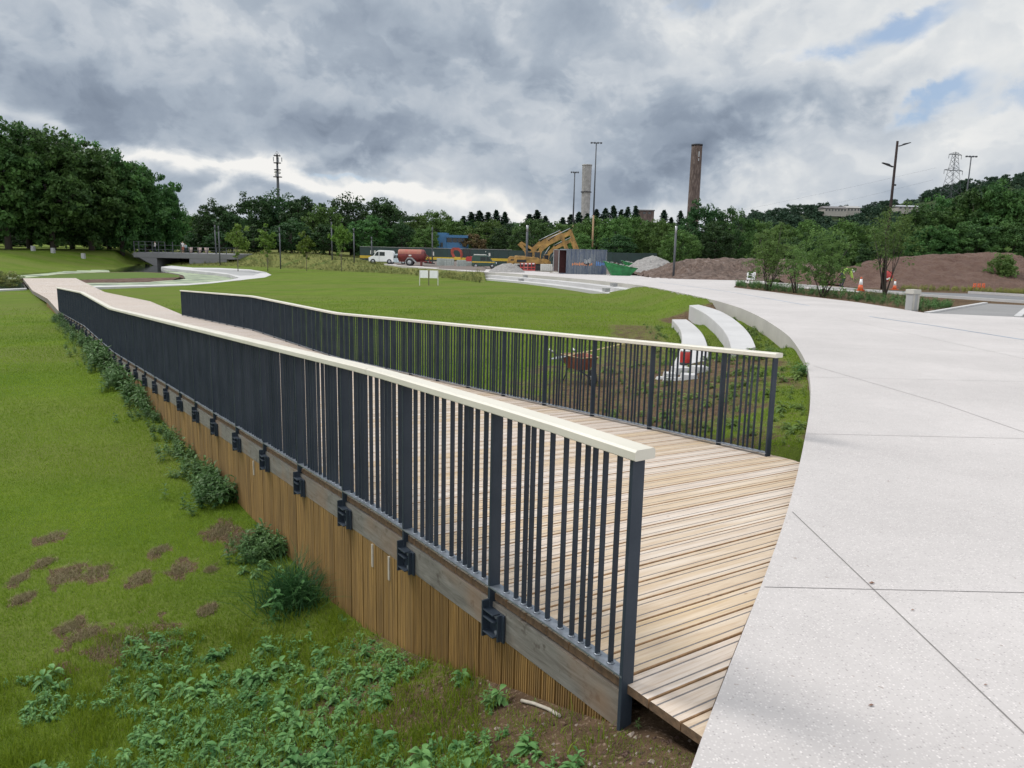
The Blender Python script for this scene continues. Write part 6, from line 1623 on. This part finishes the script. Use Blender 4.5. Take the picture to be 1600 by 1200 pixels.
# reed bush at the far left beside the boardwalk
x, y = at(4, 447, -2.1); V, Fq, T_, C_ = crown(61, nclump=90, nleaf=60, leaf=.035, rx=.9, z0=.0, rc=.16, rough=.25, shell=.4)
e = empty('waterside_bush', (x, y, -2.15), 0, 'low brownish green bush by the pond left of the boardwalk end', 'bush'); e.scale = (1.0,)*3
o = link('foliage', np_mesh('foliage', V*np.array([1.9, 1.4, 1.15]), Fq, tone=T_), MEADL, e)
mb = MB()
for i in range(7):
    c = C_[i*9]; mb.tube([(0, 0, 0), (c[0]*1.2, c[1]*.9, c[2]*.9)], [.02, .008], 5)
mb.build('stem', BARK, e)

# ------------------------------------------------------------------ people
SKIN = simple('skin_tone', (.42, .25, .18), .6, .05)
HAIR = simple('dark_hair', (.03, .02, .015), .7)
def person(x, y, z, J, rads, mats, zones, lab, name='person', scale=1.0, rz=0):
    """one continuous skinned body; zones: list of (z limit, material index) from the feet up"""
    names = list(J); vi = {n: i for i, n in enumerate(names)}
    E_ = [('pelvis', 'waist'), ('waist', 'chest'), ('chest', 'neck'), ('neck', 'head'), ('head', 'crownp'), ('chest', 'lsh'), ('lsh', 'lel'), ('lel', 'lwr'), ('lwr', 'lha'), ('chest', 'rsh'), ('rsh', 'rel'), ('rel', 'rwr'), ('rwr', 'rha'), ('pelvis', 'lhi'), ('lhi', 'lkn'), ('lkn', 'lan'), ('lan', 'lto'), ('pelvis', 'rhi'), ('rhi', 'rkn'), ('rkn', 'ran'), ('ran', 'rto')]
    me = bpy.data.meshes.new(name); me.from_pydata([J[n] for n in names], [(vi[a], vi[b]) for a, b in E_], []); me.update()
    o = bpy.data.objects.new(name, me); COL.objects.link(o)
    sk = o.modifiers.new('skin', 'SKIN'); sk.use_smooth_shade = True
    for n in names:
        r = rads.get(n, .05); me.skin_vertices[0].data[vi[n]].radius = (r, r)
    me.skin_vertices[0].data[vi['pelvis']].use_root = True
    o.modifiers.new('sub', 'SUBSURF').levels = 1
    bpy.context.view_layer.update(); dg = bpy.context.evaluated_depsgraph_get()
    nm = bpy.data.meshes.new_from_object(o.evaluated_get(dg)); o.modifiers.clear(); o.data = nm
    for m in mats: nm.materials.append(m)
    for p in nm.polygons:
        c = p.center; p.material_index = zones(c)
    o.location = (x, y, z); o.rotation_euler = (0, 0, rz); o.scale = (scale,)*3
    return tag(o, lab, 'person')
def standing(armout=.0):
    return dict(pelvis=(0, 0, .95), waist=(0, 0, 1.10), chest=(0, 0, 1.36), neck=(0, 0, 1.52), head=(0, -.01, 1.62), crownp=(0, -.01, 1.74), lsh=(-.18, 0, 1.42), lel=(-.25-armout, .02, 1.14), lwr=(-.24-armout, -.08, .90), lha=(-.23-armout, -.11, .80), rsh=(.18, 0, 1.42), rel=(.25, .02, 1.14), rwr=(.24, -.10, .90), rha=(.23, -.13, .80), lhi=(-.09, 0, .90), lkn=(-.11, -.03, .50), lan=(-.11, .03, .09), lto=(-.12, -.12, .04), rhi=(.09, 0, .90), rkn=(.12, .02, .50), ran=(.14, .10, .09), rto=(.14, -.04, .04))
RAD = dict(pelvis=.13, waist=.12, chest=.15, neck=.06, head=.095, crownp=.075, lsh=.07, rsh=.07, lel=.045, rel=.045, lwr=.032, rwr=.032, lha=.035, rha=.035, lhi=.095, rhi=.095, lkn=.06, rkn=.06, lan=.042, ran=.042, lto=.04, rto=.04)
SHW = simple('white_shirt', (.62, .58, .56), .8); PKS = simple('coral_shorts', (.50, .16, .10), .8); DKT = simple('dark_trousers', (.03, .035, .05), .8)
def z_stand(c): return 3 if c.z > 1.70 else (0 if c.z > 1.50 else (1 if c.z > .95 else (2 if c.z > .48 else 0)))
def zl_stand(c): return 3 if c.z > 1.70 else (0 if c.z > 1.50 else (1 if c.z > .95 else 2))
Y = BY+3; person(colx(285, Y), Y, bzt, standing(.06), RAD, [SKIN, SHW, PKS, HAIR], z_stand, 'person in white top and coral shorts walking over the bridge', scale=1.06, rz=.7)
Y = BY+3.5; person(colx(289.5, Y), Y, bzt, standing(.0), RAD, [SKIN, simple('pale_blue_top', (.30, .40, .45), .8), DKT, HAIR], zl_stand, 'shorter person in pale blue beside the coral shorts walker', scale=.84, rz=.5)
Y = BY+4; person(colx(241.5, Y), Y, bzt, standing(.0), RAD, [SKIN, SHW, DKT, HAIR], zl_stand, 'person in white top and dark trousers near the bridge middle', scale=1.0, rz=-.6)
# stooping worker in hi-vis by the bed
HV_ = simple('hi_vis_yellow_green', (.42, .62, .10), .6); x, y = atp(1326, 450.5); y += 1.5; x = colx(1327, y)
JB = dict(pelvis=(-.30, 0, .82), waist=(-.20, 0, .94), chest=(.08, 0, 1.04), neck=(.22, 0, 1.00), head=(.31, -.02, .95), crownp=(.38, -.02, .88), lsh=(.08, -.17, 1.04), lel=(.20, -.22, .78), lwr=(.28, -.18, .54), lha=(.31, -.16, .45), rsh=(.08, .17, 1.04), rel=(.20, .22, .78), rwr=(.30, .18, .56), rha=(.33, .16, .47), lhi=(-.29, -.09, .80), lkn=(-.16, -.12, .44), lan=(-.26, -.12, .08), lto=(-.12, -.13, .04), rhi=(-.29, .09, .80), rkn=(-.20, .12, .44), ran=(-.34, .12, .08), rto=(-.20, .13, .04))
def zb_stoop(c): return 3 if (c.x > .25 and c.z > .80) else (0 if (c.x > .22 and c.z < .56) else (1 if c.z > .56 and c.x > -.22 else (1 if c.z > .86 else 2)))
person(x, y, ZPf(y), JB, RAD, [SKIN, HV_, DKT, WHITE], zb_stoop, 'stooping worker in bright hi-vis jacket and white helmet behind the planting bed', scale=1.12, rz=-.2)
# pale posts and boxes on the promenade beyond the bridge
for px, lab in [(50, 'pale stone block at the foot of the tall trees, left one'), (81, 'pale stone block at the foot of the tall trees, right one'), (128, 'pale box between trunks of the tall left trees')]:
    Y = 114.0; x = colx(px, Y); K = Y/1202; mb = MB(); zg = tz(x, Y); mb.box((x, Y, zg+3.6*K), (4.6*K, .5, 8.5*K), taper=.92); tag(mb.build('stone_block', CGREY), lab, 'block', 'stone blocks under the left trees')
for px, lab in [(297, 'pinkish white planter on the promenade just right of the bridge walkers'), (311, 'second pale planter to the right of the bridge walkers'), (322, 'third pale planter to the right of the bridge walkers')]:
    Y = BY+5; x = colx(px, Y); mb = MB(); mb.lathe((x, Y, bzt), [(.22, 0), (.32, .5), (.36, .9), (.30, .92)], 10); tag(mb.build('planter', simple('pale_pink_pot', (.5, .38, .34), .7)), lab, 'planter', 'planters on the promenade')

# ------------------------------------------------------------------ sky and light
world = bpy.data.worlds.new('World'); scene.world = world; world.use_nodes = True
k = NT(world.node_tree); bg = world.node_tree.nodes['Background']
SUN_EL, SUN_AZ = math.radians(48), math.radians(-62)            # azimuth from +y towards +x
sky = k.node('ShaderNodeTexSky'); sky.sky_type = 'NISHITA'; sky.sun_disc = False
sky.sun_elevation = SUN_EL; sky.sun_rotation = SUN_AZ; sky.air_density = 1.0; sky.dust_density = 1.5
Dv = k.node('ShaderNodeTexCoord').outputs['Generated']
s = k.node('ShaderNodeSeparateXYZ'); k.l.new(Dv, s.inputs[0])
dx, dy, dz = s.outputs
h = k.math('SQRT', k.math('ADD', k.math('MULTIPLY', dx, dx), k.math('MULTIPLY', dy, dy)))
A_ = k.math('ARCTAN2', dx, dy); E_ = k.math('ARCTAN2', dz, h)
# cloud-layer coordinates (flat layer seen in perspective)
zz = k.math('ADD', k.math('MAXIMUM', dz, 0.0), .10)
cxyz = k.node('ShaderNodeCombineXYZ'); k.set(cxyz.inputs[0], k.math('DIVIDE', dx, zz)); k.set(cxyz.inputs[1], k.math('DIVIDE', dy, zz)); cxyz.inputs[2].default_value = 3.7
P = cxyz.outputs[0]
ae = k.node('ShaderNodeCombineXYZ'); k.set(ae.inputs[0], A_); k.set(ae.inputs[1], k.math('MULTIPLY', E_, 1.35)); ae.inputs[2].default_value = 1.3
AE = ae.outputs[0]
w1 = k.noise(AE, 5.5, 4, .6, 0, out=1)
nfn = k.noise(AE, 13, 6, .62, .35, out=1)
warp = k.node('ShaderNodeVectorMath', operation='MULTIPLY_ADD'); k.l.new(w1, warp.inputs[0]); warp.inputs[1].default_value = (.22, .10, 0); 
base = k.node('ShaderNodeCombineXYZ'); k.set(base.inputs[0], k.math('SUBTRACT', A_, .145)); k.set(base.inputs[1], k.math('SUBTRACT', E_, .0725)); k.l.new(base.outputs[0], warp.inputs[2])
warp2 = k.node('ShaderNodeVectorMath', operation='MULTIPLY_ADD'); k.l.new(nfn, warp2.inputs[0]); warp2.inputs[1].default_value = (.07, .045, 0); k.l.new(warp.outputs[0], warp2.inputs[2])
WV = warp2.outputs[0]
def gauss(px, py, wx, wy, rot, amp, acc=None):
    r = ray(px, py); a0 = math.atan2(r[0], r[1]); e0 = math.atan2(r[2], math.hypot(r[0], r[1]))
    m = k.node('ShaderNodeMapping', vector_type='TEXTURE'); k.l.new(WV, m.inputs[0])
    m.inputs[1].default_value = (a0, e0, 0); m.inputs[2].default_value = (0, 0, rot); m.inputs[3].default_value = (wx/F, wy/F, 1)
    d = k.node('ShaderNodeVectorMath', operation='DOT_PRODUCT'); k.l.new(m.outputs[0], d.inputs[0]); k.l.new(m.outputs[0], d.inputs[1])
    e = k.math('POWER', math.exp(-1), d.outputs['Value'])
    return k.math('MULTIPLY_ADD', e, amp, acc if acc is not None else 0.0)
n_big = k.noise(P, .55, 6, .58, .3); n_ae = k.noise(AE, 4.5, 5, .6, .2); n_f = sepc(k, nfn)
G = [(250, 160, 520, 60, .03, -.20), (60, 40, 300, 60, 0, -.05), (650, 190, 260, 40, 0, -.10), (620, 60, 190, 40, -.25, -.14), (900, 110, 160, 40, .1, -.07),
     (440, 50, 240, 60, .1, .12), (1080, 60, 240, 60, .1, .20), (850, 190, 220, 55, .1, .12),
     (1230, 185, 210, 26, .42, -.24), (1080, 235, 190, 38, .15, -.22), (1130, 175, 120, 22, .1, -.06), (1010, 200, 90, 30, 0, -.08),
     (1420, 180, 160, 90, .3, .20), (1330, 275, 330, 45, .12, .20), (1540, 60, 160, 90, 0, .22), (1250, 110, 150, 40, .1, .10),
     (250, 234, 210, 14, -.14, .42), (480, 266, 180, 13, -.10, .36), (640, 300, 200, 15, -.1, .38), (700, 250, 130, 20, -.1, .05),
     (380, 300, 110, 22, 0, -.02), (350, 290, 40, 11, .45, .38), (480, 285, 80, 8, 0, .28), (610, 276, 80, 9, -.3, .25), (330, 325, 420, 18, 0, .14),
     (170, 290, 120, 30, 0, -.08), (560, 228, 36, 12, 0, -.22), (850, 340, 170, 16, 0, .22), (950, 290, 140, 22, 0, -.10), (1180, 345, 200, 18, 0, .12), (1000, 330, 60, 12, 0, .15)]
v = .50
for g in G: v = gauss(*g, v)
bil = k.noise(AE, 7.0, 6, .5, .15)
bil = k.math('ABSOLUTE', k.math('SUBTRACT', bil, .5))            # rounded cauliflower edges
v = k.math('ADD', v, k.math('MULTIPLY', k.math('SUBTRACT', .10, bil), .5))
crisp = k.mapr(k.math('ADD', n_ae, k.math('MULTIPLY', k.math('SUBTRACT', n_f, .5), .45)), .470, .535, -.035, .035, True)   # firm cloud edges
crisp2 = k.mapr(k.math('ADD', bil, k.math('MULTIPLY', k.math('SUBTRACT', n_f, .5), .30)), .035, .075, .032, -.032, True)
v = k.math('ADD', v, k.math('ADD', crisp, crisp2))
v = k.math('ADD', v, k.math('MULTIPLY', k.math('SUBTRACT', n_big, .5), .14))
v = k.math('ADD', v, k.math('MULTIPLY', k.math('SUBTRACT', n_ae, .5), .36))
v = k.math('ADD', v, k.math('MULTIPLY', k.math('SUBTRACT', n_f, .5), .36))
# sky overhead and behind, out of view, is brightened to light the ground
up = k.math('MAXIMUM', k.mapr(E_, .52, 1.0, 0, 1, True), k.mapr(dy, .1, -.6, 0, 1, True))
v = k.math('ADD', v, k.math('MULTIPLY', up, .25))
cl = k.ramp(v, [(.08, srgb(121, 133, 150)), (.28, srgb(146, 158, 174)), (.45, srgb(170, 181, 194)), (.62, srgb(198, 205, 213)), (.82, srgb(224, 227, 229)), (1, srgb(246, 245, 242))])
gap = 0.0
for g in [(1375, 50, 100, 20, .2, 1.0), (1430, 155, 60, 20, .5, 1.05), (560, 262, 90, 8, -.05, .75), (1090, 8, 60, 20, .2, .6), (1565, 150, 70, 22, .3, .7)]: gap = gauss(*g, gap)
gm = k.mapr(k.math('ADD', gap, k.math('MULTIPLY', k.math('SUBTRACT', n_f, .5), 1.3)), .25, 1.0, 0, .8, True)
skyc = k.mix(1.0, sky.outputs[0], (.95, 1.0, 1.1), 'MULTIPLY')
gn = k.math('MULTIPLY', up, 1.3); clb = k.node('ShaderNodeVectorMath', operation='SCALE'); k.l.new(cl, clb.inputs[0]); k.set(clb.inputs['Scale'], k.math('MULTIPLY', k.math('ADD', 1.0, gn), 8.3))
fin = k.mix(gm, clb.outputs[0], k.mix(.5, skyc, (2.9, 4.3, 6.4)))
k.l.new(fin, bg.inputs[0]); bg.inputs[1].default_value = .10
world.cycles.sampling_method = 'MANUAL'; world.cycles.sample_map_resolution = 512
sun = bpy.data.lights.new('sun', 'SUN'); sun.energy = 2.3; sun.angle = math.radians(16); sun.color = (1, .965, .91)
so_ = bpy.data.objects.new('sun', sun); COL.objects.link(so_)
sd = Vector((math.sin(SUN_AZ)*math.cos(SUN_EL), math.cos(SUN_AZ)*math.cos(SUN_EL), math.sin(SUN_EL)))
so_.rotation_euler = sd.to_track_quat('Z', 'Y').to_euler()
vs = scene.view_settings; scene.display_settings.display_device = 'sRGB'
vs.view_transform = 'Standard'; vs.look = 'None'; vs.gamma = 1; vs.exposure = .25
scene.cycles.max_bounces = 6; scene.cycles.diffuse_bounces = 3; scene.cycles.transparent_max_bounces = 6
scene.cycles.use_adaptive_sampling = True; scene.cycles.adaptive_threshold = .02
